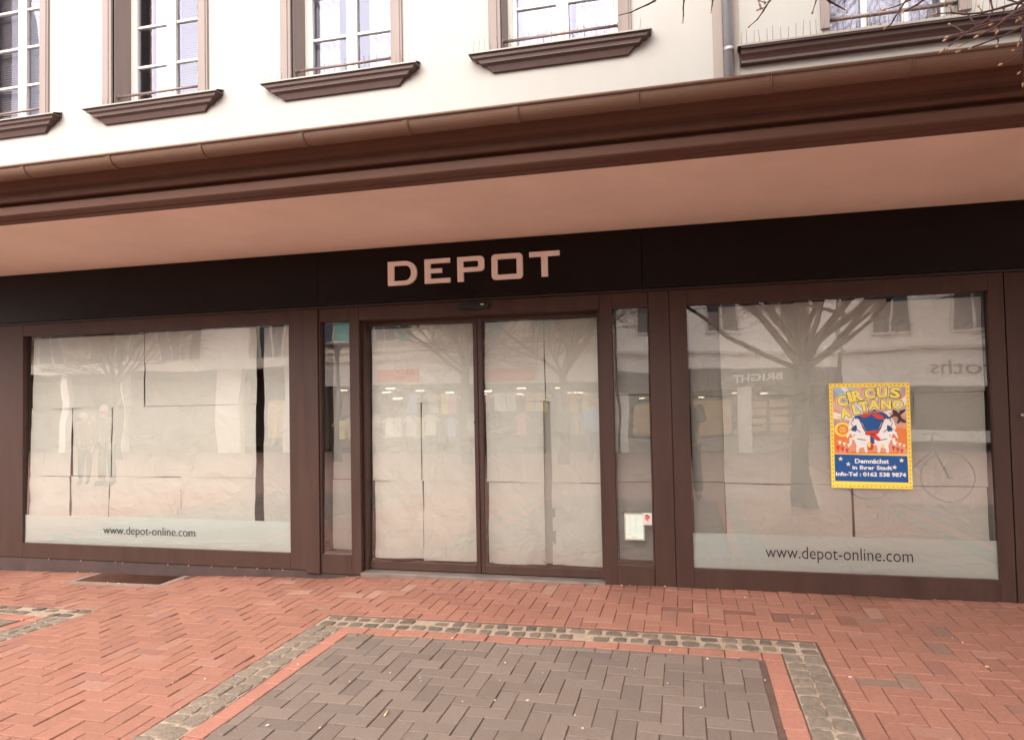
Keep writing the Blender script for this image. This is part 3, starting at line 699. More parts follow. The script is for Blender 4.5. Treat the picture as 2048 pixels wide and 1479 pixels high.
sheet(-6.235, -5.756, .796, 1.452, YP+.006, 3, M_paper, 'narrow middle row paper sheet at the left edge of the left window', GL)
sheet(-5.750, -5.299, .800, 1.456, YP+.010, 4, M_paper, 'narrow middle row paper sheet second from the left window edge', GL)
sheet(-5.293, -3.737, .800, 1.450, YP, 5, M_paper, 'wide middle row paper sheet in the left window beside the dark gap', GL)
sheet(-6.245, -5.764, .175, .792, YP, 6, M_paper, 'bottom row paper sheet at the left edge of the left window', GL)
sheet(-5.759, -5.312, .175, .796, YP+.005, 7, M_paper, 'bottom row paper sheet behind the first letters of the small web address', GL)
sheet(-5.305, -4.52, .175, .797, YP, 8, M_paper, 'bottom row paper sheet behind the middle of the small web address', GL)
sheet(-4.53, -3.752, .175, .800, YP+.004, 9, M_paper, 'bottom row paper sheet just left of the dark gap', GL)
sheet(-3.684, -3.335, .175, 2.15, YP+.035, 10, M_paper, 'tall narrow paper strip right of the dark gap in the left window', GL, edge=.003)
GR_ = 'paper sheets behind the right shop window'
for k, (a, c, z0, z1, yy, lb) in enumerate([
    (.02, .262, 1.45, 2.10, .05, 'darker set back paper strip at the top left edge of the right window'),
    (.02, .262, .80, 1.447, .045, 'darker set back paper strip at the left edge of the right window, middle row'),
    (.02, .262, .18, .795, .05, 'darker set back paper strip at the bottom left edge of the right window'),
    (.255, .80, 1.447, 2.130, 0, 'top row paper sheet behind the tree reflection in the right window'),
    (.795, 1.42, 1.450, 2.135, .004, 'top row paper sheet above the circus poster'),
    (1.415, 2.025, 1.452, 2.115, .008, 'top row paper sheet at the right edge of the right window'),
    (.260, .722, .794, 1.450, .004, 'middle row paper sheet nearest the left strip of the right window'),
    (.718, 1.15, .794, 1.452, 0, 'middle row paper sheet just left of the circus poster'),
    (1.145, 1.575, .790, 1.452, .006, 'middle row paper sheet behind the circus poster'),
    (1.570, 2.018, .788, 1.450, .002, 'middle row paper sheet at the right edge of the right window'),
    (.262, .728, .180, .790, 0, 'bottom row paper sheet behind the first letters of the large web address'),
    (.722, 1.136, .180, .792, .006, 'bottom row paper sheet behind the middle of the large web address'),
    (1.150, 1.588, .180, .788, .002, 'bottom row paper sheet below the circus poster, right of the dark slit'),
    (1.582, 2.012, .180, .786, .006, 'bottom row paper sheet at the right edge of the right window')]):
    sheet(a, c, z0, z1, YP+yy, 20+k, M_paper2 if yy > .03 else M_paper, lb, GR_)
YD = .135
GD = 'paper sheets on the sliding doors'
for k, (a, c, z0, z1, am, lb) in enumerate([
    (-2.655, -2.205, 1.436, 2.085, .004, 'top left paper sheet on the left door leaf'),
    (-2.212, -1.722, 1.438, 2.105, .004, 'top right paper sheet on the left door leaf'),
    (-2.655, -2.205, .780, 1.440, .006, 'middle left paper sheet on the left door leaf'),
    (-2.200, -1.722, .778, 1.442, .006, 'middle right paper sheet on the left door leaf'),
    (-2.640, -2.196, .120, .784, .020, 'bottom left wrinkled paper sheet on the left door leaf'),
    (-2.190, -1.722, .112, .782, .020, 'bottom right wrinkled paper sheet on the left door leaf'),
    (-1.628, -1.125, 1.434, 2.100, .004, 'top left paper sheet on the right door leaf'),
    (-1.120, -.655, 1.432, 2.100, .004, 'top right paper sheet on the right door leaf'),
    (-1.628, -1.140, .774, 1.438, .006, 'middle left paper sheet on the right door leaf'),
    (-1.082, -.655, .774, 1.436, .006, 'middle right paper sheet on the right door leaf'),
    (-1.622, -1.145, .108, .772, .024, 'bottom left creased paper sheet on the right door leaf'),
    (-1.085, -.655, .114, .770, .020, 'bottom right wrinkled paper sheet on the right door leaf')]):
    sheet(a, c, z0, z1, YD+.003*(k % 2), 50+k, M_paper, lb, GD, amp=am)
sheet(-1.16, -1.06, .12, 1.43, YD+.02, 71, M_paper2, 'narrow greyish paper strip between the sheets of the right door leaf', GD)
GS = 'paper behind the side windows'
for k, (a, c, z0, z1, yy, lb) in enumerate([
    (-3.03, -2.70, .18, .783, .13, 'lower paper sheet behind the side window left of the doors'),
    (-3.03, -2.70, .787, 2.16, .14, 'upper paper sheet behind the side window left of the doors'),
    (-.57, -.262, .18, .783, .13, 'lower paper sheet behind the side window with the notice'),
    (-.57, -.262, .787, 1.470, .14, 'middle paper sheet behind the side window right of the doors'),
    (-.57, -.262, 1.476, 2.16, .14, 'upper paper sheet behind the side window right of the doors')]):
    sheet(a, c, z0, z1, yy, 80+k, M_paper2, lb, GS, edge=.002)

# ------------------------------------------------------------------ poster
def flat(name, colr, rough=.35): return mat(name, colr, rough, vary=.04, vscale=20)
C_yel = flat('poster_yellow', (.95, .70, .11)); C_red = flat('poster_red', (.62, .06, .04)); C_blue = flat('poster_blue', (.012, .09, .30)); C_white = flat('poster_white', (.85, .82, .80))
C_sal = flat('poster_salmon', (.75, .33, .22)); C_cream = flat('poster_cream', (.88, .78, .58)); C_lett = flat('poster_letter_yellow', (.92, .74, .16)); C_inkp = flat('poster_ink', (.06, .05, .03))
C_dot = flat('poster_dot', (.30, .10, .03)); C_sky = flat('poster_sky', (.36, .55, .66)); C_lil = flat('poster_lilac', (.42, .36, .42)); C_or = flat('poster_orange', (.78, .22, .06)); C_brn = flat('poster_brown', (.10, .03, .02)); C_pink = flat('poster_pink', (.74, .46, .42)); C_star = flat('poster_star', (.86, .76, .52)); C_mid = flat('poster_mid_blue', (.05, .16, .42))
PW, PH = .528, .750
po = empty('circus_poster', (.999, .026, .778), 'yellow bordered circus poster with blue panel hung on the right shop window', 'poster')
po.rotation_euler = (-TILT, R(.6), 0)
Lyr = [0]
def L(b, name, mt, lv): return b.build(name, mt, po, fix=True)
def yl(k): return -.0010-.0007*k-.0065
b = MB(); b.box(0, PW, -.0068, .0, 0, PH); L(b, 'board', C_yel, 0)
# art field
ax0, ax1, az0, az1 = .024, PW-.026, .245, PH-.030
b = MB(); b.plate([(ax0, az0), (ax1, az0), (ax1, az1), (ax0, az1)], yl(1)); L(b, 'art_field', C_sal, 1)
def clipray(cx, cz, a0, a1):
    pts = [(cx, cz)]
    for k in range(5):
        a = a0+(a1-a0)*k/4; dx, dz = math.cos(a), math.sin(a); t = 9
        if dx > 0: t = min(t, (ax1-cx)/dx)
        if dx < 0: t = min(t, (ax0-cx)/dx)
        if dz > 0: t = min(t, (az1-cz)/dz)
        if dz < 0: t = min(t, (az0-cz)/dz)
        pts.append((cx+dx*t, cz+dz*t))
    return pts
rc = (.27, .47)
for (nm, mt, k0) in (('ray', C_lil, 0), ('ray', C_pink, 1), ('ray', C_white, 2)):
    b = MB()
    for k in range(k0, 24, 3):
        if 0 <= k <= 12: b.plate(clipray(*rc, R(15*k-2), R(15*k+9)), yl(2)-.0002*k0)
    L(b, nm, mt, 2)
b = MB(); b.plate(clipray(*rc, R(112), R(122)), yl(3)); b.plate(clipray(*rc, R(128), R(136)), yl(3)); b.plate(clipray(*rc, R(18), R(25)), yl(3)); L(b, 'sky_ray', C_sky, 3)
b = MB(); b.plate(clipray(*rc, R(200), R(225)), yl(3)); b.plate(clipray(*rc, R(-40), R(-12)), yl(3)); L(b, 'red_ray', C_or, 3)
# ring of blue, star
b = MB(); b.disc(.275, .440, .152, .135, yl(4)); L(b, 'ring', C_cream, 4)
b = MB(); b.disc(.275, .440, .138, .123, yl(5)); L(b, 'ring_field', C_blue, 5)
def star(cx, cz, r1, r2, rot=0): return [(cx+(r1 if k % 2 == 0 else r2)*math.sin(rot+PI*k/5), cz+(r1 if k % 2 == 0 else r2)*math.cos(rot+PI*k/5)) for k in range(10)]
# horses: rearing pair, white, mirrored
def horse(mx, s):
    T = lambda x, z: (mx+s*x, z)
    b = MB()
    b.plate([T(*p) for p in [(.0, .33), (.02, .30), (.06, .288), (.092, .305), (.105, .345), (.098, .385), (.088, .41), (.084, .435), (.090, .452), (.108, .440), (.126, .424), (.140, .420), (.146, .428), (.140, .446), (.122, .466), (.106, .486), (.100, .503), (.093, .492), (.084, .498), (.066, .487), (.048, .460), (.034, .425), (.015, .395), (.0, .375)]], yl(6))
    b.plate([T(*p) for p in [(.085, .375), (.128, .392), (.143, .366), (.152, .356), (.156, .364), (.144, .402), (.130, .410), (.085, .402)]], yl(6)-.0002)
    b.plate([T(*p) for p in [(.08, .345), (.118, .345), (.122, .315), (.134, .304), (.138, .312), (.136, .358), (.08, .365)]], yl(6)-.0004)
    b.plate([T(*p) for p in [(.012, .32), (.022, .280), (.018, .256), (.034, .254), (.042, .284), (.05, .31)]], yl(6)-.0004)
    b.plate([T(*p) for p in [(.055, .30), (.078, .275), (.076, .254), (.092, .254), (.094, .280), (.088, .31)]], yl(6)-.0005)
    L(b, 'horse', C_white, 6)
    b = MB()
    b.plate([T(*p) for p in [(.120, .468), (.112, .444), (.115, .442), (.124, .466)]], yl(7)); b.plate([T(*p) for p in [(.03, .345), (.085, .355), (.085, .350), (.03, .339)]], yl(7)); b.plate([T(*p) for p in [(.012, .385), (.038, .43), (.058, .476), (.074, .492), (.060, .465), (.046, .425), (.022, .385)]], yl(7)); b.plate([T(*p) for p in [(.101, .476), (.108, .478), (.107, .472)]], yl(7)); b.plate([T(*p) for p in [(.06, .40), (.112, .446), (.114, .443), (.064, .396)]], yl(7))
    L(b, 'harness', C_brn, 7)
horse(.262, -1); horse(.288, 1)
b = MB()
for cx, cz, a, c, rt in ((.240, .520, .035, .014, .3), (.318, .512, .040, .018, -.4), (.275, .395, .048, .018, .15), (.296, .365, .040, .016, -.7), (.262, .300, .022, .030, 0)):
    b.plate([(cx+a*math.cos(t)*math.cos(rt)-c*math.sin(t)*math.sin(rt), cz+a*math.cos(t)*math.sin(rt)+c*math.sin(t)*math.cos(rt)) for t in [2*PI*k/14 for k in range(14)]], yl(8))
L(b, 'plume', C_red, 8)
b = MB(); b.disc(.254, .312, .010, .022, yl(9)); b.disc(.060, .505, .01, .01, yl(3)); b.plate(star(.345, .305, .018, .008), yl(9)); L(b, 'gold_ornament', C_lett, 9)
# badge
b = MB(); b.disc(.083, .418, .056, .052, yl(5)); L(b, 'badge_rim', C_yel, 5)
b = MB(); b.disc(.083, .418, .038, .036, yl(6)); L(b, 'badge', C_or, 6)
b = MB()
for k in range(5): b.plate([(.083-.026+.004*abs(k-2), .398+k*.009), (.083+.026-.004*abs(k-2), .398+k*.009), (.083+.026-.004*abs(k-2), .4015+k*.009), (.083-.026+.004*abs(k-2), .4015+k*.009)], yl(7))
L(b, 'badge_line', C_lett, 7)
# acrobat in dark costume, upper right
b = MB()
b.plate([(.405, .560), (.425, .572), (.432, .556), (.452, .535), (.492, .548), (.498, .556), (.496, .563), (.455, .551), (.462, .520), (.470, .500), (.495, .482), (.498, .470), (.484, .466), (.462, .478), (.448, .462), (.436, .462), (.448, .492), (.440, .510), (.424, .512), (.400, .500), (.376, .490), (.374, .498), (.400, .515), (.416, .532)], yl(9))
b.disc(.417, .572, .010, .012, yl(9)); L(b, 'acrobat', C_brn, 9)
# clown heads at the foot replaced by plain bunting shapes
b = MB()
for x0_, s in ((.035, 1), (.40, .9)):
    for k in range(3): b.plate([(x0_+k*.03*s, .300-.01*k), (x0_+.026*s+k*.03*s, .300-.01*k), (x0_+.013*s+k*.03*s, .262-.008*k)], yl(5))
L(b, 'bunting', C_red, 5)
b = MB()
for x0_, s in ((.048, 1), (.415, .9)):
    for k in range(3): b.plate([(x0_+k*.03*s, .335-.01*k), (x0_+.026*s+k*.03*s, .335-.01*k), (x0_+.013*s+k*.03*s, .305-.008*k)], yl(6))
L(b, 'bunting', C_cream, 6)
b = MB(); b.plate([(.10, .252), (.15, .262), (.22, .256), (.30, .262), (.38, .254), (.44, .262), (.44, .247), (.10, .247)], yl(5)); L(b, 'arena_edge', C_or, 5)
# title
def title(word, xs, zs, hs, ws, rots):
    for ch, x_, z_, h_, w_, r0 in zip(word, xs, zs, hs, ws, rots):
        r0 = R(r0)
        for nm, mt, k, off, gx in (('title_halo', C_cream, 10, .13, .020), ('title_outline', C_inkp, 11, .08, .009), ('title_letter', C_lett, 12, .05, 0)):
            o = text_mesh(ch, w_+gx*.9, h_+gx*.9, x_-gx*.45, yl(k)-.0002, z_-gx*.45, mt, po, nm, extrude=.0003, offset=off, rot=r0)
Wc = [.062, .026, .060, .062, .062, .058]
title('CIRCUS', [.050, .122, .150, .232, .312, .398], [.585, .612, .622, .637, .643, .640], [.078]*6, [.068, .026, .072, .070, .070, .068], [14, 12, 10, 4, 2, -2])
title('ALTANO', [.062, .150, .192, .252, .338, .410], [.500, .528, .548, .560, .562, .562], [.076, .074, .072, .072, .068, .066], [.074, .048, .066, .080, .066, .072], [15, 12, 9, 3, -1, -2])
b = MB(); b.plate([(.110, .520), (.45, .566), (.452, .561), (.112, .512)], yl(9)); L(b, 'title_swash', C_or, 9)
# border dots
b = MB()
nz_ = 25; nx_ = 19
for k in range(nz_):
    zz = .014+(PH-.028)*k/(nz_-1)
    for xx in (.012, PW-.012): b.disc(xx, zz, .0042, .0042, yl(0)-.0003, n=8)
for k in range(1, nx_-1):
    xx = .012+(PW-.024)*k/(nx_-1)
    for zz in (.014, PH-.014): b.disc(xx, zz, .0042, .0042, yl(0)-.0003, n=8)
L(b, 'border_dots', C_dot, 0)
b = MB(); b.plate([(.024, .240), (PW-.028, .232), (PW-.026, .046), (.024, .048)], yl(1)); L(b, 'blue_panel', C_blue, 1)
b = MB()
for cx, cz in ((.064, .207), (.114, .170), (PW-.066, .201), (PW-.112, .152)): b.plate(star(cx, cz, .018, .0075, .1), yl(2))
L(b, 'star', C_star, 2)
text_mesh('Demnächst', .222, .034, .158, yl(2), .176, C_white, po, 'line_of_text', extrude=.0003, offset=.03)
text_mesh('in Ihrer Stadt', .260, .030, .140, yl(2), .132, C_white, po, 'line_of_text', extrude=.0003, offset=.03)
text_mesh('Info-Tel : 0162 538 9874', .458, .031, .030, yl(2), .084, C_white, po, 'line_of_text', extrude=.0003, offset=.035)

# notice and sticker
no = empty('opening_hours_notice', (-.493, .016, .359), 'framed white notice of faint lines on the narrow window right of the doors', 'notice')
no.rotation_euler = (-TILT, 0, 0)
b = MB(); b.box(0, .152, -.004, 0, 0, .205); b.build('notice_frame', mat('grey_clip_frame', (.40, .38, .32), .4), no, bevel=.001)
b = MB(); b.plate([(.011, .012), (.141, .012), (.141, .193), (.011, .193)], -.0048); b.build('notice_sheet', flat('notice_paper', (.60, .66, .58)), no)
b = MB()
for k in range(8):
    zz = .172-.018*k
    b.plate([(.030, zz), (.052, zz), (.052, zz+.0026), (.030, zz+.0026)], -.0055)
    if k < 7: b.plate([(.074, zz), (.098-.004*(k % 2), zz), (.098-.004*(k % 2), zz+.0026), (.074, zz+.0026)], -.0055)
b.plate([(.055, .020), (.096, .020), (.096, .026), (.055, .026)], -.0055); b.build('notice_print', mat('faint_print', (.45, .46, .42), .6), no)
st = empty('card_sticker', (-.352, .0155, .478), 'small white card with red figure at the corner of the framed notice', 'sticker')
st.rotation_euler = (-TILT, 0, 0)
b = MB(); b.plate(rrect(0, .068, 0, .092, .006, 3), -.0068, .001); b.build('card', flat('card_white', (.62, .54, .50)), st)
b = MB(); b.plate([(.014, .055), (.022, .066), (.032, .070), (.046, .066), (.050, .056), (.044, .044), (.034, .036), (.026, .030), (.024, .040), (.016, .046)], -.0075); b.build('red_figure', flat('figure_red', (.60, .12, .10)), st)
b = MB(); b.plate([(.016, .066), (.022, .078), (.030, .074), (.036, .080), (.042, .074), (.052, .066), (.052, .048), (.047, .052), (.044, .066), (.03, .069)], -.0082); b.plate([(.034, .034), (.040, .026), (.043, .028), (.040, .038)], -.0082); b.plate([(.028, .010), (.056, .010), (.056, .0125), (.028, .0125)], -.0075); b.build('dark_print', flat('figure_dark', (.08, .03, .03)), st)

# cellar grating
gt_ = empty('cellar_grate', (-4.88, -.2, -.085), 'rusty steel mesh grate in a pale concrete surround at the foot of the shop front', 'grate')
gz0 = -.083
b = MB(); b.frame(GR[0]+.46-.44, GR[1]-.02, 0, 1, 0, 0, 0, 0, 0, 0) if False else None
b = MB(); X0, X1, Y0, Y1 = GR[0]+.004, GR[1]-.004, GR[2]+.004, -.004; s = .075
for (a, c, d, e) in ((X0, X0+s, Y0, Y1), (X1-s, X1, Y0, Y1), (X0+s, X1-s, Y0, Y0+s)):
    b.add([(a, d, g(a, d)-.001), (c, d, g(c, d)-.001), (c, e, g(c, e)-.001), (a, e, g(a, e)-.001), (a, d, -.3), (c, d, -.3), (c, e, -.3), (a, e, -.3)], [(0,1,2,3),(0,4,5,1),(1,5,6,2),(2,6,7,3),(3,7,4,0)])
o = b.build('surround', M_concrete, None, fix=True); o.parent = gt_; o.location = -gt_.location
b = MB()
gx0, gx1, gy0, gy1 = X0+s, X1-s, Y0+s, Y1
nxx = 44
for i in range(nxx+1):
    xx = gx0+(gx1-gx0)*i/nxx; z = g(xx, -.2)-.006; b.box(xx-.0012, xx+.0012, gy0, gy1, z-.025, z)
for j in range(10):
    yy = gy0+(gy1-gy0)*j/9; z = g((gx0+gx1)/2, -.2)-.007; b.box(gx0, gx1, yy-.0015, yy+.0015, z-.012, z)
b.frame(gx0, gx1, 0, 0, 0, 0, 0, 0, 0, 0) if False else None
o = b.build('grating', M_rust, None, fix=False); o.parent = gt_; o.location = -gt_.location
b = MB(); b.box(gx0, gx1, gy0, gy1, -.32, -.30); o = b.build('shaft_floor', M_dark, None); o.parent = gt_; o.location = -gt_.location

# litter flakes
q = random.Random(11)
def flake(seed, r_):
    qq = random.Random(seed); n = 7; b = MB(); top = []
    for k in range(n):
        a = 2*PI*k/n; rr = r_*qq.uniform(.55, 1.1); top.append((rr*math.cos(a), rr*math.sin(a)*.6, qq.uniform(.001, .003)))
    vs_ = top+[(0, 0, .0045)]+[(p[0], p[1], -.002) for p in top]
    b.add(vs_, [(k, (k+1) % n, n) for k in range(n)]+[(n+1+k, n+1+(k+1) % n, (k+1) % n, k) for k in range(n)]); return b
protos = []
litter_px = [(345,1366,2),(410,1357,0),(596,1328,1),(840,1355,1),(1010,1325,0),(1055,1400,2),(990,1400,1),(1165,1456,1),(1150,1430,0),(1080,1388,0),(905,1276,2),(862,1278,1),(1020,1296,0),(1415,1317,2),(1530,1360,1),(1402,1415,1),(1700,1354,2),(1974,1333,2),(1925,1285,1),(1905,1276,0),(1625,1227,1),(1585,1239,0),(1490,1194,1),(535,1450,2),(640,1455,1),(700,1362,1),(780,1345,0),(842,1362,0),(925,1403,0),(1035,1328,0),(158,1143,1),(185,1144,0),(237,1166,2),(250,1167,1),(215,1164,1),(290,1170,0),(493,1151,1),(710,1145,1),(728,1146,2),(747,1147,1),(1243,1170,2),(1260,1170,1),(1330,1169,2),(1432,1164,0),(70,1247,2),(150,1220,1),(1000,1360,0),(1085,1345,0),(1335,1366,0),(1270,1338,0),(1340,1300,0),(930,1300,0),(460,1395,0),(480,1320,0),(1560,1300,0)]
k_ = 0
for (px_, py_, sz) in litter_px:
    d = FW+RT*(px_-1024)/F_PX+UP*(739.5-py_)/F_PX; t = (0-CAM.z)/d.z; P = CAM+d*t
    for _ in range(3): zz = g(P.x, P.y); t = (zz-CAM.z)/d.z; P = CAM+d*t
    if P.y > -.01: P.y = -.012
    if k_ < 6:
        o = flake(k_, [.0045, .007, .010][k_ % 3]).build('litter_flake', M_petal); o.name = 'litter_flake'; protos.append(o)
    else: o = protos[sz+3*(k_ % 2)].copy(); col.objects.link(o)
    o.location = (P.x, P.y, g(P.x, P.y)+.0025); o.rotation_euler = (0, 0, q.uniform(0, 6))
    X_, Y_ = P.x, P.y; size_ = ('tiny', 'small', 'larger')[sz]
    if Y_ > -.12: where = 'at the foot of the left shop window' if X_ < -3.2 else ('on the threshold joint by the doors' if X_ < -.6 else 'at the foot of the right shop window')
    elif any(inside(p, X_, Y_, SW+EW) for p in PX): where = 'on the grey pavers near their ' + ('left' if X_ < -1.5 else ('right' if X_ > -.4 else 'middle')) + (' front' if Y_ < -1.9 else ' back')
    elif any(inside(p, X_, Y_, 0) for p in PX): where = 'on the stone setts'
    elif GR[0]-.1 < X_ < GR[1]+.1 and Y_ > -.5: where = 'on the concrete edge of the cellar grate'
    else: where = 'on the red bricks ' + ('left of the grey pavers' if X_ < -2.3 else ('right of the grey pavers' if X_ > .3 else 'between doors and grey pavers'))
    tag(o, size_+' pale petal or scrap '+where, 'litter', 'pale scraps scattered over the paving'); k_ += 1
def stick(pts, r_, label, name, mt, cat):
    b = MB(); b.tube(pts, r_, 6); return tag(b.build(name, mt), label, cat)
def gpt(px_, py_, h_=.006):
    d = FW+RT*(px_-1024)/F_PX+UP*(739.5-py_)/F_PX; t = (h_-CAM.z)/d.z; return CAM+d*t
stick([gpt(1170, 1321, .012), gpt(1178, 1327), gpt(1190, 1331), gpt(1206, 1336)], [.0018, .0016, .0013, .001], 'thin bent dry twig lying on the grey pavers', 'fallen_twig', M_bud, 'twig')
stick([gpt(769, 1430, .007), gpt(776, 1420, .007)], .004, 'yellowish cigarette butt in a joint of the grey pavers', 'cigarette_butt', mat('butt', (.70, .52, .28), .7), 'cigarette butt')
b = MB(); b.tube([(-1.715, .098, 1.262), (-1.700, .098, 1.315)], .004, 6); tag(b.build('door_tab', M_ink), 'short black tab stuck by the left door leaf meeting edge', 'tab')

# ------------------------------------------------------------------ trees
def make_tree(x, y, fork, rad, height, seed, label, nl=10, spread=.85, cull=False, group=None, depth=4, lean=(0, 0), extra=None):
    q = random.Random(seed); root = empty('bare_tree', (x, y, 0), label, 'tree', group)
    tb = MB(); pts = []; rr = []
    for k in range(9):
        u = k/8; pts.append((lean[0]*u*u+.03*math.sin(u*5+seed), lean[1]*u*u+.03*math.cos(u*4+seed), -.08+(fork+.08)*u)); rr.append(rad*(1.25-.45*min(1, u*3) if u < .33 else .85-.05*u)*(1+.0*u)+(.06*rad if k == 8 else 0))
    tb.tube(pts, rr, 14)
    o = tb.build('trunk', M_bark, root); cb = MB(); O = Vector((x, y, 0))
    def grow(p, d, ln, r_, lv):
        n = 4 if lv < 2 else 3; P = [p]; RR = [r_]; cur = p.copy(); dd = d.copy()
        for k in range(n):
            dd = (dd+Vector((q.gauss(0, .2), q.gauss(0, .2), q.gauss(.03 if lv < 3 else -.02, .09)))).normalized()
            cur = cur+dd*ln/n; P.append(cur.copy()); RR.append(r_*(1-.6*(k+1)/n))
        if cull and any(in_view(O+p_, 30) for p_ in P[1:]): return
        cb.tube(P, RR, 6 if lv < 2 else (4 if lv < 3 else 3), caps=False)
        if lv >= depth: return
        nb = [6, 5, 5, 4, 3, 0][lv]
        for k in range(nb):
            t = q.uniform(.3, 1.0) if k else 1.0
            i = min(n-1, int(t*n)); f_ = t*n-i; s_ = P[i].lerp(P[i+1], min(1, f_)); rs = RR[i]*(1-min(1, f_))+RR[i+1]*min(1, f_)
            ax = Vector((q.gauss(0, 1), q.gauss(0, 1), q.gauss(0, .6))).normalized(); nd = (dd+ax*q.uniform(.35, .75)).normalized()
            if nd.z < -.15 and lv < 3: nd.z = .1
            grow(s_, nd, ln*q.uniform(.55, .75), max(.0036 if cull else .007, rs*.66), lv+1)
    top = Vector(pts[-1])
    for k in range(nl):
        a = 2*PI*k/nl+q.uniform(-.3, .3); e = q.uniform(.25 if cull else .45, 1.1) if k % 3 else q.uniform(1.0, 1.35)
        grow(top-Vector((0, 0, q.uniform(0, .25))), Vector((math.cos(a)*math.cos(e)*spread*1.3, math.sin(a)*math.cos(e)*spread*1.3, math.sin(e))).normalized(), (height-fork)*q.uniform(.42, .6), rad*q.uniform(.24, .44), 0)
    cb.build('crown', M_bark, root, fix=False)
    return root
t1 = make_tree(1.55, -4.95, 2.12, .135, 6.6, 3, 'near bare street tree reaching its budding twigs over the gutter', cull=True, nl=16, depth=5)
GT = 'street trees across the street'
make_tree(-3.2, -13, 2.5, .13, 7.2, 5, 'slim bare tree opposite the sliding doors', nl=11, group=GT)
make_tree(-6.3, -14, 2.7, .15, 7.5, 9, 'bare tree opposite the left door leaf', group=GT)
make_tree(-18.3, -14, 2.5, .15, 7.2, 12, 'bare tree opposite the left shop window', group=GT, nl=10)
make_tree(9.5, -14.5, 2.6, .12, 7.0, 15, 'bare tree opposite the right shop window', group=GT)
# limb of the near tree overhead with the twigs that hang into view
def uv(px_, py_, y):
    d = FW+RT*(px_-1024)/F_PX+UP*(739.5-py_)/F_PX; return CAM+d*((y-CAM.y)/d.y)
b = MB(); O = Vector((1.55, -4.95, 0))
limb = [Vector(p) for p in [(1.52, -4.9, 2.30), (1.55, -4.4, 2.75), (1.42, -3.8, 3.05), (1.10, -3.45, 3.10), (.70, -3.30, 3.05), (.25, -3.25, 2.98), (-.12, -3.2, 2.92)]]
b.tube([p-O for p in limb], [.05, .035, .024, .015, .011, .007, .004], 8)
limb2 = [Vector(p) for p in [(1.55, -4.4, 2.75), (1.60, -3.9, 2.78), (1.42, -3.4, 2.70), (1.22, -3.2, 2.68)]]
b.tube([p-O for p in limb2], [.03, .02, .013, .008], 8)
b.build('limb', M_twig, t1)
tz = lambda a, c: (1200+a/2.415, c/2.415)
S1, S2 = limb, limb2
tw = [(0, 6, [(300, -40), (262, 6), (232, 22), (180, 45), (150, 60), (100, 72)], -3.2, 2.6), (0, 6, [(412, -60), (406, 0), (402, 40), (403, 75), (400, 105)], -3.25, 2.2), (0, 5, [(560, -50), (545, 0), (541, 28), (537, 57)], -3.3, 2),
      (0, 5, [(850, -60), (822, 0), (800, 35), (790, 52), (760, 95), (725, 125)], -3.15, 2.2), (0, 5, [(790, -40), (765, 3), (800, 14), (825, 0)], -3.2, 1.6), (0, 4, [(1070, -50), (1045, 0), (1028, 55)], -3.3, 1.8), (0, 4, [(1060, -40), (1110, 8), (1150, 30), (1190, 52)], -3.2, 3),
      (0, 4, [(1520, -60), (1480, 0), (1450, 45), (1420, 92), (1405, 118), (1380, 135)], -3.2, 2.4), (0, 4, [(1560, -50), (1500, 0), (1440, 28), (1380, 46)], -3.1, 2), (0, 4, [(1620, -50), (1560, 0), (1530, 25), (1470, 55)], -3.25, 3),
      (1, 3, [(2160, -10), (2048, 32), (1960, 88), (1880, 125), (1800, 150), (1740, 165), (1685, 178)], -3.2, 4), (1, 3, [(2180, 30), (2048, 62), (1960, 92), (1900, 105), (1800, 138), (1730, 190), (1660, 240)], -3.25, 2.6), (1, 3, [(2180, 90), (2048, 128), (1980, 158), (1920, 183), (1830, 218), (1740, 246)], -3.15, 2.6),
      (1, 3, [(1915, 182), (1925, 195), (1918, 222)], -3.15, 1.6), (0, 3, [(1900, -60), (1885, 0), (1898, 50), (1870, 95), (1800, 142)], -3.2, 2.4), (1, 3, [(2140, 0), (2048, 42), (2000, 60), (1960, 92), (1900, 140), (1830, 172)], -3.3, 3.4), (1, 3, [(2160, -40), (2048, 4), (1950, 35), (1850, 62), (1760, 70), (1700, 62), (1625, 68)], -3.22, 2.6),
      (1, 3, [(2150, 160), (2050, 215), (2035, 245), (2005, 285), (1945, 308)], -3.1, 2.6), (1, 3, [(2160, 20), (2060, 70), (2044, 150), (2046, 260), (2052, 330), (2044, 400)], -3.12, 3.4), (1, 3, [(2048, 22), (1990, 5), (1930, -10)], -3.2, 2), (1, 3, [(1990, 82), (2010, 40), (2030, 10), (2060, -30)], -3.24, 2), (1, 3, [(1760, 160), (1720, 130), (1690, 118)], -3.2, 1.4), (1, 3, [(1820, 130), (1770, 60), (1740, 50)], -3.21, 1.6), (1, 3, [(1900, 120), (1935, 85), (1950, 48)], -3.21, 1.6), (1, 3, [(1870, 150), (1830, 175), (1750, 216)], -3.2, 1.3), (1, 3, [(1860, 100), (1960, 120), (1900, 108)], -3.2, 1.2)]
b = MB(); bb = MB(); q = random.Random(2)
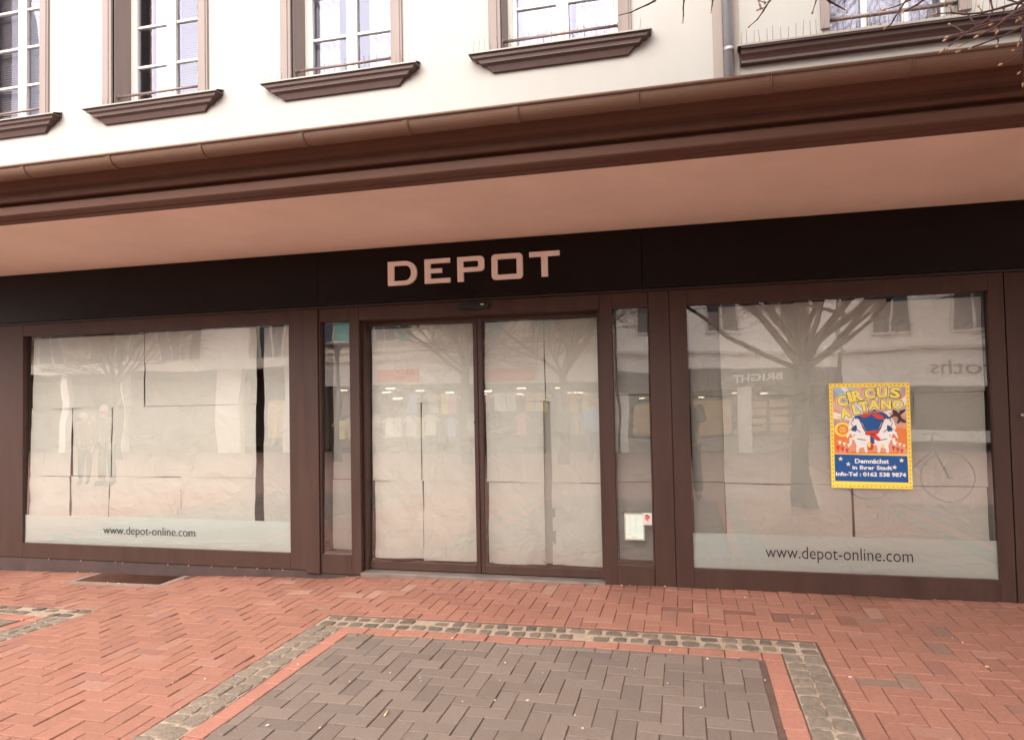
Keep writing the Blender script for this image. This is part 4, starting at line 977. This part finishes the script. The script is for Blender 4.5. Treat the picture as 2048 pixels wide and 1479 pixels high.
for (lm, i, pts, y, r_) in tw:
    P = []
    for j, (a, c) in enumerate(pts): P.append(uv(*tz(a, c), y+.05*math.sin(j*1.3+a*.01)))
    base = (S1 if lm == 0 else S2)
    if not in_view(P[0], 0): 
        cand = min(base, key=lambda s_: (s_-P[0]).length); P = [cand, cand.lerp(P[0], .5)+Vector((0, 0, .02))]+P
    n = len(P); rr = [r_*.0012*(1.5-1.0*k/(n-1)) for k in range(n)]
    # knobbly: swell at the nodes
    Q = []; RQ = []
    for k in range(n-1):
        Q += [P[k], P[k].lerp(P[k+1], .5)]; RQ += [rr[k]*1.25, rr[k]*.85]
    Q.append(P[-1]); RQ.append(rr[-1]*1.1); b.tube([p-O for p in Q], RQ, 6)
    e = P[-1]; dr = (P[-1]-P[-2]).normalized()
    bb.tube([e-O-dr*.002, e-O+dr*.004, e-O+dr*.009, e-O+dr*.014], [.0012, .0036, .003, .0006], 6)
    if lm == 1 or q.random() < .3:
        for k in range(2, n-1):
            if q.random() < .55:
                s_ = P[k]; d2 = (dr+Vector((q.gauss(0, .8), q.gauss(0, .3), q.gauss(0, .8)))).normalized()
                ln = q.uniform(.012, .035)
                b.tube([s_-O, s_-O+d2*ln], [.0014, .001], 5); bb.tube([s_-O+d2*ln, s_-O+d2*(ln+.006), s_-O+d2*(ln+.013)], [.0012, .0038, .0006], 6)
b.build('twigs', M_twig, t1, fix=False); bb.build('buds', M_bud, t1, fix=False)

# ------------------------------------------------------------------ the far side of the street (seen as reflections)
YO = -18.0
M_owin = mat('far_window_glass', (.07, .08, .09), .08)
M_lampE = emit_mat('shop_lamp', (1, .86, .62), 1.6); M_warm = mat('glowing_shop_display', (.60, .40, .20), .8, vary=.3, vscale=3); M_warm.node_tree.nodes['Principled BSDF'].inputs['Emission Color'].default_value = (1, .66, .34, 1); M_warm.node_tree.nodes['Principled BSDF'].inputs['Emission Strength'].default_value = .05  # display panels emit slightly, standing in for the warm shop lighting on them
def far_house(name_label, x0, x1, h, colr, wins, shop, shutters=None, bands=(), shopcol=(.05, .04, .035), roofc=(.2, .09, .07), depth=9):
    root = empty('house', ((x0+x1)/2, YO, 0), name_label, 'building', 'houses across the street')
    ox = (x0+x1)/2
    def P(b, name, mt, parent=None, **k):
        o = b.build(name, mt, None, **k); o.parent = parent or root; o.location = (-ox, -YO, 0) if parent is None else (0, 0, 0); return o
    mt = mat('render_'+str(colr), colr, .85, vary=.06, vscale=1.5)
    b = MB(); sh0, sh1, sz = shop
    b.box(x0, x1, YO-.3, YO, sz, h)
    for a, c in ((x0, sh0), (sh1, x1)):
        if c-a > .02: b.box(a, c, YO-.3, YO, 0, sz)
    b.box(x0, x0+.2, YO-depth, YO-.3, 0, h); b.box(x1-.2, x1, YO-depth, YO-.3, 0, h); b.box(x0+.2, x1-.2, YO-depth, YO-depth+.2, 0, h)
    P(b, 'wall', mt)
    b = MB(); b.prism([(YO+.3, h), (YO-depth/2, h+1.6), (YO-depth, h)], x0, x1); P(b, 'roof', mat('roof_'+str(roofc), roofc, .8, vary=.2, vscale=8))
    b = MB(); b.box(sh0, sh1, YO-5, YO-4.9, 0, sz); b.box(sh0, sh1, YO-5, YO-.3, sz-.05, sz+.03); b.box(sh0, sh1, YO-5, YO-.3, -.02, .02); P(b, 'shop_room', mat('shoproom_'+str(shopcol), shopcol, .8, vary=.3))
    for (z, hh, dpt, cc) in bands:
        b = MB(); b.box(x0-.02, x1+.02, YO+.002, YO+dpt, z, z+hh); P(b, 'cornice_band', mat('band_'+str(cc), cc, .7, vary=.08))
    for (wx, wz, ww, wh) in wins:
        b = MB(); b.box(wx-ww/2, wx+ww/2, YO+.003, YO+.02, wz, wz+wh); wo = P(b, 'window', M_owin)
        b = MB(); b.frame(wx-ww/2-.05, wx+ww/2+.05, wz-.05, wz+wh+.05, .07, .07, .07, .07, YO+.004, YO+.06); b.box(wx-.03, wx+.03, YO+.021, YO+.05, wz, wz+wh); b.box(wx-ww/2, wx+ww/2, YO+.021, YO+.045, wz+wh*.62, wz+wh*.62+.04); P(b, 'frame', M_wframe, wo)
        if shutters:
            b = MB(); 
            for s_ in (-1, 1): b.box(wx+s_*(ww/2+.08)-(.5 if s_ < 0 else 0), wx+s_*(ww/2+.08)+(.5 if s_ > 0 else 0), YO+.003, YO+.05, wz-.03, wz+wh+.03)
            P(b, 'shutters', mat('shutter_'+str(shutters), shutters, .6, vary=.1), wo)
    return root, P
# A: modern block with tall windows and white shop band
A, PA = far_house('brownish modern block with tall dark windows over a white shop band', -30, -14.1, 6.9, (.40, .31, .24),
    [(xx, 3.62, .95, 1.9) for xx in (-27, -25.4, -23.2, -21.6, -19.7, -18.3, -16.6, -15.2)], (-29.5, -14.3, 3.2), bands=[(3.2, .38, .35, (.72, .68, .62)), (6.6, .3, .4, (.5, .45, .4))], shopcol=(.16, .12, .095))
b = MB()
for xx in (-28, -25, -22, -17.5, -14.6): b.box(xx, xx+1.0 if xx == -17.5 else xx+.35, YO-.25, YO+.1, 0, 3.2)
PA(b, 'shop_column', mat('column_white', (.66, .62, .57), .7, vary=.05))
b = MB(); b.box(-18.2, -16.1, YO+.003, YO+.12, 3.6, 6.6); PA(b, 'pale_pier', mat('column_white', (.66, .62, .57), .7, vary=.05))
b = MB(); b.box(-16.2, -15.2, YO-1.2, YO-1.1, .6, 2.0); PA(b, 'display_panel', M_warm)
# B: cream house, turquoise shutters, clothes shop
Bh, PB = far_house('cream house with turquoise shutters over a clothes shop', -14.0, -2.3, 6.8, (.76, .68, .58),
    [(xx, 4.10, .85, 1.5) for xx in (-13.0, -10.7, -7.2, -3.9)], (-13.1, -2.7, 2.45), shutters=(.08, .42, .38),
    bands=[(3.32, .14, .14, (.62, .55, .48)), (3.62, .05, .08, (.4, .33, .28)), (3.92, .08, .10, (.6, .5, .44)), (6.5, .3, .4, (.6, .5, .45)), (2.45, .62, .06, (.62, .58, .55))], shopcol=(.13, .10, .085))
b = MB(); b.box(-10.95, -9.3, YO+.07, YO+.12, 2.52, 2.96); PB(b, 'red_sign', flat('sign_red', (.55, .05, .03)))
b = MB(); b.box(-6.75, -5.05, YO+.07, YO+.12, 2.52, 2.96); PB(b, 'red_sign', flat('sign_red', (.55, .05, .03)))
b = MB()
q = random.Random(4)
for i in range(4):
    for k in range(6):
        xx = -12.6+k*1.6+q.uniform(-.5, .5); zl = 2.36-.05*i-q.uniform(0, .40); b.box(xx, xx+.34, YO-1.0-i*1.1, YO-.92-i*1.1, zl, zl+.03)
PB(b, 'ceiling_lamp', M_lampE)
cols = [(.7, .68, .65), (.62, .28, .33), (.25, .42, .62), (.72, .6, .25), (.55, .5, .45), (.3, .28, .27), (.7, .4, .2)]
for i, cc in enumerate(cols):
    b = MB()
    for k in range(6):
        xx = q.uniform(-12.8, -3.1); zz = q.uniform(.45, .6) if k % 2 else 1.35; yy = YO-q.uniform(.25, 1.2)
        b.add([(xx, yy, zz), (xx+.38, yy, zz), (xx+.36, yy, zz+.62), (xx+.48, yy, zz+.50), (xx+.53, yy, zz+.57), (xx+.30, yy, zz+.74), (xx+.08, yy, zz+.74), (xx-.15, yy, zz+.57), (xx-.10, yy, zz+.50), (xx+.02, yy, zz+.62)], [(0, 1, 2, 3, 4, 5, 6, 7, 8, 9)])
    PB(b, 'hanging_clothes', mat('cloth_%d' % i, cc, .9), fix=False)
# C: white house with dark fascia and warm lit shop
Ch, PC = far_house('white house with dark lettered fascia over a warmly lit optician shop', -2.2, 4.6, 6.9, (.80, .77, .73),
    [(xx, 3.9, 1.0, 1.7) for xx in (-1.0, 1.2, 3.4)], (-1.9, 4.3, 2.1), bands=[(2.1, .62, .09, (.10, .085, .08)), (3.2, .1, .12, (.6, .56, .52)), (6.6, .3, .35, (.6, .56, .52))], shopcol=(.22, .15, .09))
text_mesh('BRIGHT', 1.5, .26, 2.9, .1, 2.27, mat('sign_white', (.8, .8, .78), .5), None, 'fascia_lettering', face=1, extrude=.01, offset=.02)
o = col.objects[-1]; o.parent = Ch; o.location = (-1.2, 0, 0); 
b = MB(); b.box(1.55, 2.05, YO-.28, YO+.03, 0, 2.1); PC(b, 'shop_column', mat('column_white', (.66, .62, .57), .7))
b = MB()
for k, (a_, c_) in enumerate(((-1.8, -1.1), (-1.0, -.2), (-.1, .5), (.65, 1.4), (2.2, 2.6), (2.7, 3.3))):
    for z_ in (.6, .88, 1.16, 1.44): b.box(a_, c_, YO-1.5-.1*(k % 2), YO-1.4-.1*(k % 2), z_, z_+.17+.05*((k+int(z_*10)) % 2))
b.box(-1.8, 1.4, YO-1.8, YO-1.75, .5, 1.7); PC(b, 'display_panel', M_warm)
b = MB(); b.box(-1.9, 4.3, YO-.2, YO-.02, 0, .46); PC(b, 'stall_riser', mat('riser', (.25, .21, .18), .7))
b = MB()
for k in range(6): xx = -1.6+k*1.0; b.box(xx, xx+.18, YO-1.0, YO-.9, 1.90-.06*(k % 3), 1.93-.06*(k % 3))
PC(b, 'ceiling_lamp', M_lampE)
b = MB()
for k in range(30): xx = -1.7+k*.2; b.box(xx, xx+.1, YO-1.38, YO-1.3, .55+.2*(k % 4), .63+.2*(k % 4))
PC(b, 'goods', mat('goods_blue', (.5, .55, .65), .4))
# D: pale house with light fascia and dark script
Dh, PD = far_house('pale house with dark shuttered upper windows and a light shop fascia', 4.7, 17, 6.8, (.72, .68, .63),
    [(xx, 3.75, 1.1, 1.6) for xx in (6.1, 8.4, 10.7, 13, 15.2)], (6.2, 16.5, 1.95), bands=[(1.95, 1.15, .10, (.70, .67, .64)), (3.15, .12, .3, (.45, .4, .37)), (6.5, .3, .35, (.5, .47, .44))], shopcol=(.11, .09, .08))
text_mesh('horoths', 2.5, .42, 9.6, .12, 2.32, mat('sign_dark', (.10, .06, .05), .5), None, 'fascia_lettering', face=1, extrude=.01)
o = col.objects[-1]; o.parent = Dh; o.location = (-10.85, 0, 0)
b = MB(); b.box(6.5, 9.6, YO+.02, YO+.1, .35, .75); PD(b, 'counter_panel', mat('pale_panel', (.6, .58, .55), .6))
E_, PE = far_house('plain cream house at the far right of the street', 17.2, 32, 6.8, (.55, .5, .45), [(xx, 3.9, 1, 1.6) for xx in (19, 22, 25, 28)], (18, 31, 2.6), shopcol=(.1, .08, .07))

# street lamp
lp = empty('street_lamp', (-10.3, -14, 0), 'street lamp with wide disc head across the street', 'lamp')
b = MB(); b.tube([(0, 0, 0), (0, 0, .4), (0, 0, .42), (0, 0, 3.0)], [.11, .10, .07, .055], 12); b.tube([(0, 0, 3.0), (0, 0, 3.35), (0, 0, 3.5)], [.06, .10, .20], 12); b.build('pole', mat('lamp_metal', (.13, .12, .12), .5, .5), lp)
b = MB(); b.tube([(0, 0, 3.5), (0, 0, 3.55), (0, 0, 3.62), (0, 0, 3.70)], [.42, .48, .40, .1], 20); b.build('lamp_head', mat('lamp_metal', (.13, .12, .12), .5, .5), lp)

# people: continuous skinned body, clothes grown from the same skeleton
def skin(name, verts, edges, radii, mt, parent, sub=2, root_i=0):
    me = bpy.data.meshes.new(name); me.from_pydata(verts, edges, []); o = bpy.data.objects.new(name, me); col.objects.link(o)
    md = o.modifiers.new('s', 'SKIN'); md.use_smooth_shade = True; md2 = o.modifiers.new('ss', 'SUBSURF'); md2.levels = sub; md2.render_levels = sub
    if not me.skin_vertices: me.skin_vertices.new()
    for i, r_ in enumerate(radii): me.skin_vertices[0].data[i].radius = r_ if hasattr(r_, '__len__') else (r_, r_)
    me.skin_vertices[0].data[root_i].use_root = True
    bpy.context.view_layer.update(); dg = bpy.context.evaluated_depsgraph_get(); m2 = bpy.data.meshes.new_from_object(o.evaluated_get(dg))
    bpy.data.objects.remove(o); o = bpy.data.objects.new(name, m2); col.objects.link(o); m2.materials.clear(); m2.materials.append(mt)
    for p in m2.polygons: p.use_smooth = True
    if parent: o.parent = parent
    return o
def person(x, y, rz, h, label, coat, trousers, hair, arms, stoop=0, skinc=(.45, .27, .20)):
    r_ = empty('person', (x, y, -.0), label, 'person'); r_.rotation_euler = (0, 0, rz); k = h/1.72; r_.scale = (k, k, k)
    # +y is forward
    hd = (0, .05+stoop, 1.56-stoop*.35)
    def S(t): return (0, stoop*t*t, 0)
    V = [(0, 0, .95), (0, .0+stoop*.2, 1.12), (0, stoop*.55, 1.34-stoop*.1), (0, stoop*.8+.01, 1.45-stoop*.2), (0, hd[1]-.01, hd[2]-.04), (0, hd[1]+.01, hd[2]+.06), (0, hd[1], hd[2]+.13)]
    E_ = [(0, 1), (1, 2), (2, 3), (3, 4), (4, 5), (5, 6)]; RR = [(.16, .11), (.145, .105), (.17, .11), (.055, .055), (.07, .08), (.078, .095), (.05, .06)]
    def add(p, par, rad): V.append(p); RR.append(rad); E_.append((par, len(V)-1)); return len(V)-1
    for s_ in (-1, 1):
        a = add((s_*.095, 0, .86), 0, .095); c = add((s_*.10, .02, .48), a, .065); d = add((s_*.105, -.02, .10), c, .042); e = add((s_*.11, .10, .045), d, .04)
    for s_, A_ in zip((-1, 1), arms):
        sh = (s_*.185, stoop*.62, 1.40-stoop*.15); a = add(sh, 2, .062); c = add(tuple(sh[i]+A_[0][i] for i in range(3)), a, .048); d = add(tuple(sh[i]+A_[1][i] for i in range(3)), c, .034)
        hv = (Vector(A_[1])-Vector(A_[0])).normalized(); hp = Vector(sh)+Vector(A_[1])
        pa = add(tuple(hp+hv*.07), d, (.038, .018)); base = len(V)-1
        side = hv.cross(Vector((0, 0, 1))); side = side.normalized() if side.length > .1 else Vector((1, 0, 0))
        for f_ in range(4):
            r0 = hp+hv*.085+side*(f_-1.5)*.019; q1 = add(tuple(r0+hv*.03), pa, .0085); add(tuple(r0+hv*(.055+.006*(1.5-abs(f_-1.5)))+Vector((0, 0, -.015))), q1, .0075)
        add(tuple(hp+hv*.05-side*.05), d, .010)
    skin('body', V, E_, RR, mat('skin_%s' % label[:6], skinc, .6), r_)
    # face
    b = MB(); c0 = Vector((0, hd[1]+.085, hd[2]+.03))
    b.tube([c0+Vector((0, 0, .02)), c0+Vector((0, .022, -.012)), c0+Vector((0, .008, -.02))], [.008, .013, .008], 8)
    for s_ in (-1, 1): b.tube([(s_*.078, hd[1]-.01, hd[2]+.055), (s_*.084, hd[1]-.015, hd[2]+.03), (s_*.078, hd[1]-.01, hd[2]+.005)], [.008, .014, .006], 8)
    b.build('nose_and_ears', mat('skin_%s' % label[:6], skinc, .6), r_)
    b = MB()
    for s_ in (-1, 1): b.tube([(s_*.028-.01, hd[1]+.083, hd[2]+.035), (s_*.028+.01, hd[1]+.083, hd[2]+.035)], .005, 6)
    b.tube([(-.02, hd[1]+.083, hd[2]-.035), (.02, hd[1]+.083, hd[2]-.035)], .003, 6); b.build('eyes_and_mouth', mat('feature', (.10, .04, .03), .5), r_)
    bm = bmesh.new(); bmesh.ops.create_icosphere(bm, subdivisions=3, radius=1)
    for v in bm.verts:
        p = v.co; kx = 1+.05*noise.noise(p*5); v.co = Vector((p.x*.094*kx, p.y*.108*kx-.014, p.z*.112*kx))
    bmesh.ops.delete(bm, geom=[v for v in bm.verts if (v.co.y > .055 and v.co.z < .055) or v.co.z < -.055], context='VERTS')
    me = bpy.data.meshes.new('hair'); bm.to_mesh(me); bm.free(); me.materials.append(mat('hair_%s' % str(hair), hair, .8)); o = bpy.data.objects.new('hair', me); col.objects.link(o); o.parent = r_; o.location = (0, hd[1], hd[2]+.055)
    # coat
    V2 = [(0, 0, .80), (0, 0, .95), (0, stoop*.2, 1.14), (0, stoop*.55, 1.34-stoop*.1), (0, stoop*.75, 1.425-stoop*.18)]; E2 = [(0, 1), (1, 2), (2, 3), (3, 4)]; R2 = [(.19, .14), (.185, .135), (.175, .13), (.19, .13), (.085, .08)]
    for s_, A_ in zip((-1, 1), arms):
        sh = (s_*.185, stoop*.62, 1.40-stoop*.15); V2 += [sh, tuple(sh[i]+A_[0][i] for i in range(3)), tuple(sh[i]+A_[1][i]*.98 for i in range(3))]; n = len(V2); E2 += [(3, n-3), (n-3, n-2), (n-2, n-1)]; R2 += [.082, .066, .052]
    skin('coat', V2, E2, R2, mat('coat_%s' % str(coat), coat, .9, vary=.1), r_, root_i=2)
    V3 = [(0, 0, .90)]; E3 = []; R3 = [(.165, .125)]
    for s_ in (-1, 1): V3 += [(s_*.095, 0, .80), (s_*.10, .02, .48), (s_*.105, -.02, .08)]; n = len(V3); E3 += [(0, n-3), (n-3, n-2), (n-2, n-1)]; R3 += [.11, .083, .068]
    skin('trousers', V3, E3, R3, mat('trousers_%s' % str(trousers), trousers, .9), r_)
    b = MB()
    for s_ in (-1, 1): b.tube([(s_*.106, -.09, .05), (s_*.106, -.04, .055), (s_*.108, .06, .045), (s_*.11, .17, .03)], [.035, .052, .05, .03], 10)
    b.build('shoes', mat('shoe', (.05, .035, .03), .5), r_)
    return r_
down = ((.02, -.02, -.29), (.0, .05, -.54)); downl = ((-.02, -.02, -.29), (-.0, .05, -.54))
up_l = ((-.03, .14, -.20), (.10, .30, .03)); up_r = ((.03, .14, -.20), (-.10, .30, .03))
person(-12.55, -6.9, R(-30), 1.52, 'stooped white haired person in a dusky pink jacket', (.16, .09, .08), (.05, .045, .04), (.40, .37, .34), (downl, down), stoop=.12)
person(-11.75, -6.7, R(-10), 1.66, 'white haired person in a grey coat raising a hand to the face', (.10, .085, .08), (.045, .045, .045), (.36, .33, .30), (up_l, down), stoop=.10)
person(-2.6, -14.4, R(160), 1.72, 'person in a light blue jacket standing across the street', (.25, .42, .60), (.10, .11, .15), (.12, .08, .06), (downl, down))
# the person taking the picture stands just behind the camera
ph = person(.02, -5.93, 0, 1.70, 'person in a dark jacket holding up a phone in front of the shop', (.035, .03, .03), (.05, .05, .06), (.10, .06, .04), (up_l, up_r), stoop=.0)

# bicycle
bk = empty('bicycle', (3.1, -5.9, 0), 'dark bicycle parked beside the near tree', 'bicycle'); bk.rotation_euler = (R(4), 0, R(4))
Mk = mat('bike_paint', (.12, .11, .10), .4); Mr = mat('tyre', (.09, .08, .075), .8)
for xw in (-.52, .52):
    b = MB(); b.tube([(xw+.33*math.cos(2*PI*k/28), 0, .345+.33*math.sin(2*PI*k/28)) for k in range(29)], .009, 8, caps=False); wh = b.build('wheel', Mr, bk)
    b = MB()
    for k in range(28): a = 2*PI*k/28; b.tube([(xw, .02*(-1)**k, .345), (xw+.31*math.cos(a), 0, .345+.31*math.sin(a))], .0018, 3)
    b.tube([(xw, -.05, .345), (xw, .05, .345)], .02, 8); b.build('spokes', M_zinc, wh)
b = MB()
for p in ([(-.52, 0, .345), (-.12, 0, .28)], [(-.12, 0, .28), (-.24, 0, .82)], [(-.52, 0, .345), (-.2, 0, .72)], [(-.12, 0, .28), (.36, 0, .72)], [(-.22, 0, .72), (.34, 0, .80)], [(.33, 0, .90), (.38, 0, .66), (.52, 0, .345)]): b.tube(p, .015, 8)
b.build('frame', Mk, bk)
b = MB(); b.tube([(.30, -.28, .98), (.36, -.2, 1.0), (.34, 0, .96), (.36, .2, 1.0), (.30, .28, .98)], .012, 8); b.tube([(.34, 0, .88), (.34, 0, .96)], .013, 8); b.build('handlebar', M_zinc, bk)
b = MB(); b.tube([(-.36, 0, .88), (-.28, 0, .885), (-.12, 0, .875)], [.07, .06, .02], 10); b.tube([(-.24, 0, .80), (-.25, 0, .87)], .012, 8); b.build('saddle', Mr, bk)
b = MB(); b.tube([(-.12, -.03, .28), (-.12, .03, .28)], .08, 16); b.tube([(-.12, .04, .28), (-.04, .05, .14)], .01, 6); b.tube([(-.12, -.04, .28), (-.20, -.05, .42)], .01, 6); b.build('crank', M_zinc, bk)
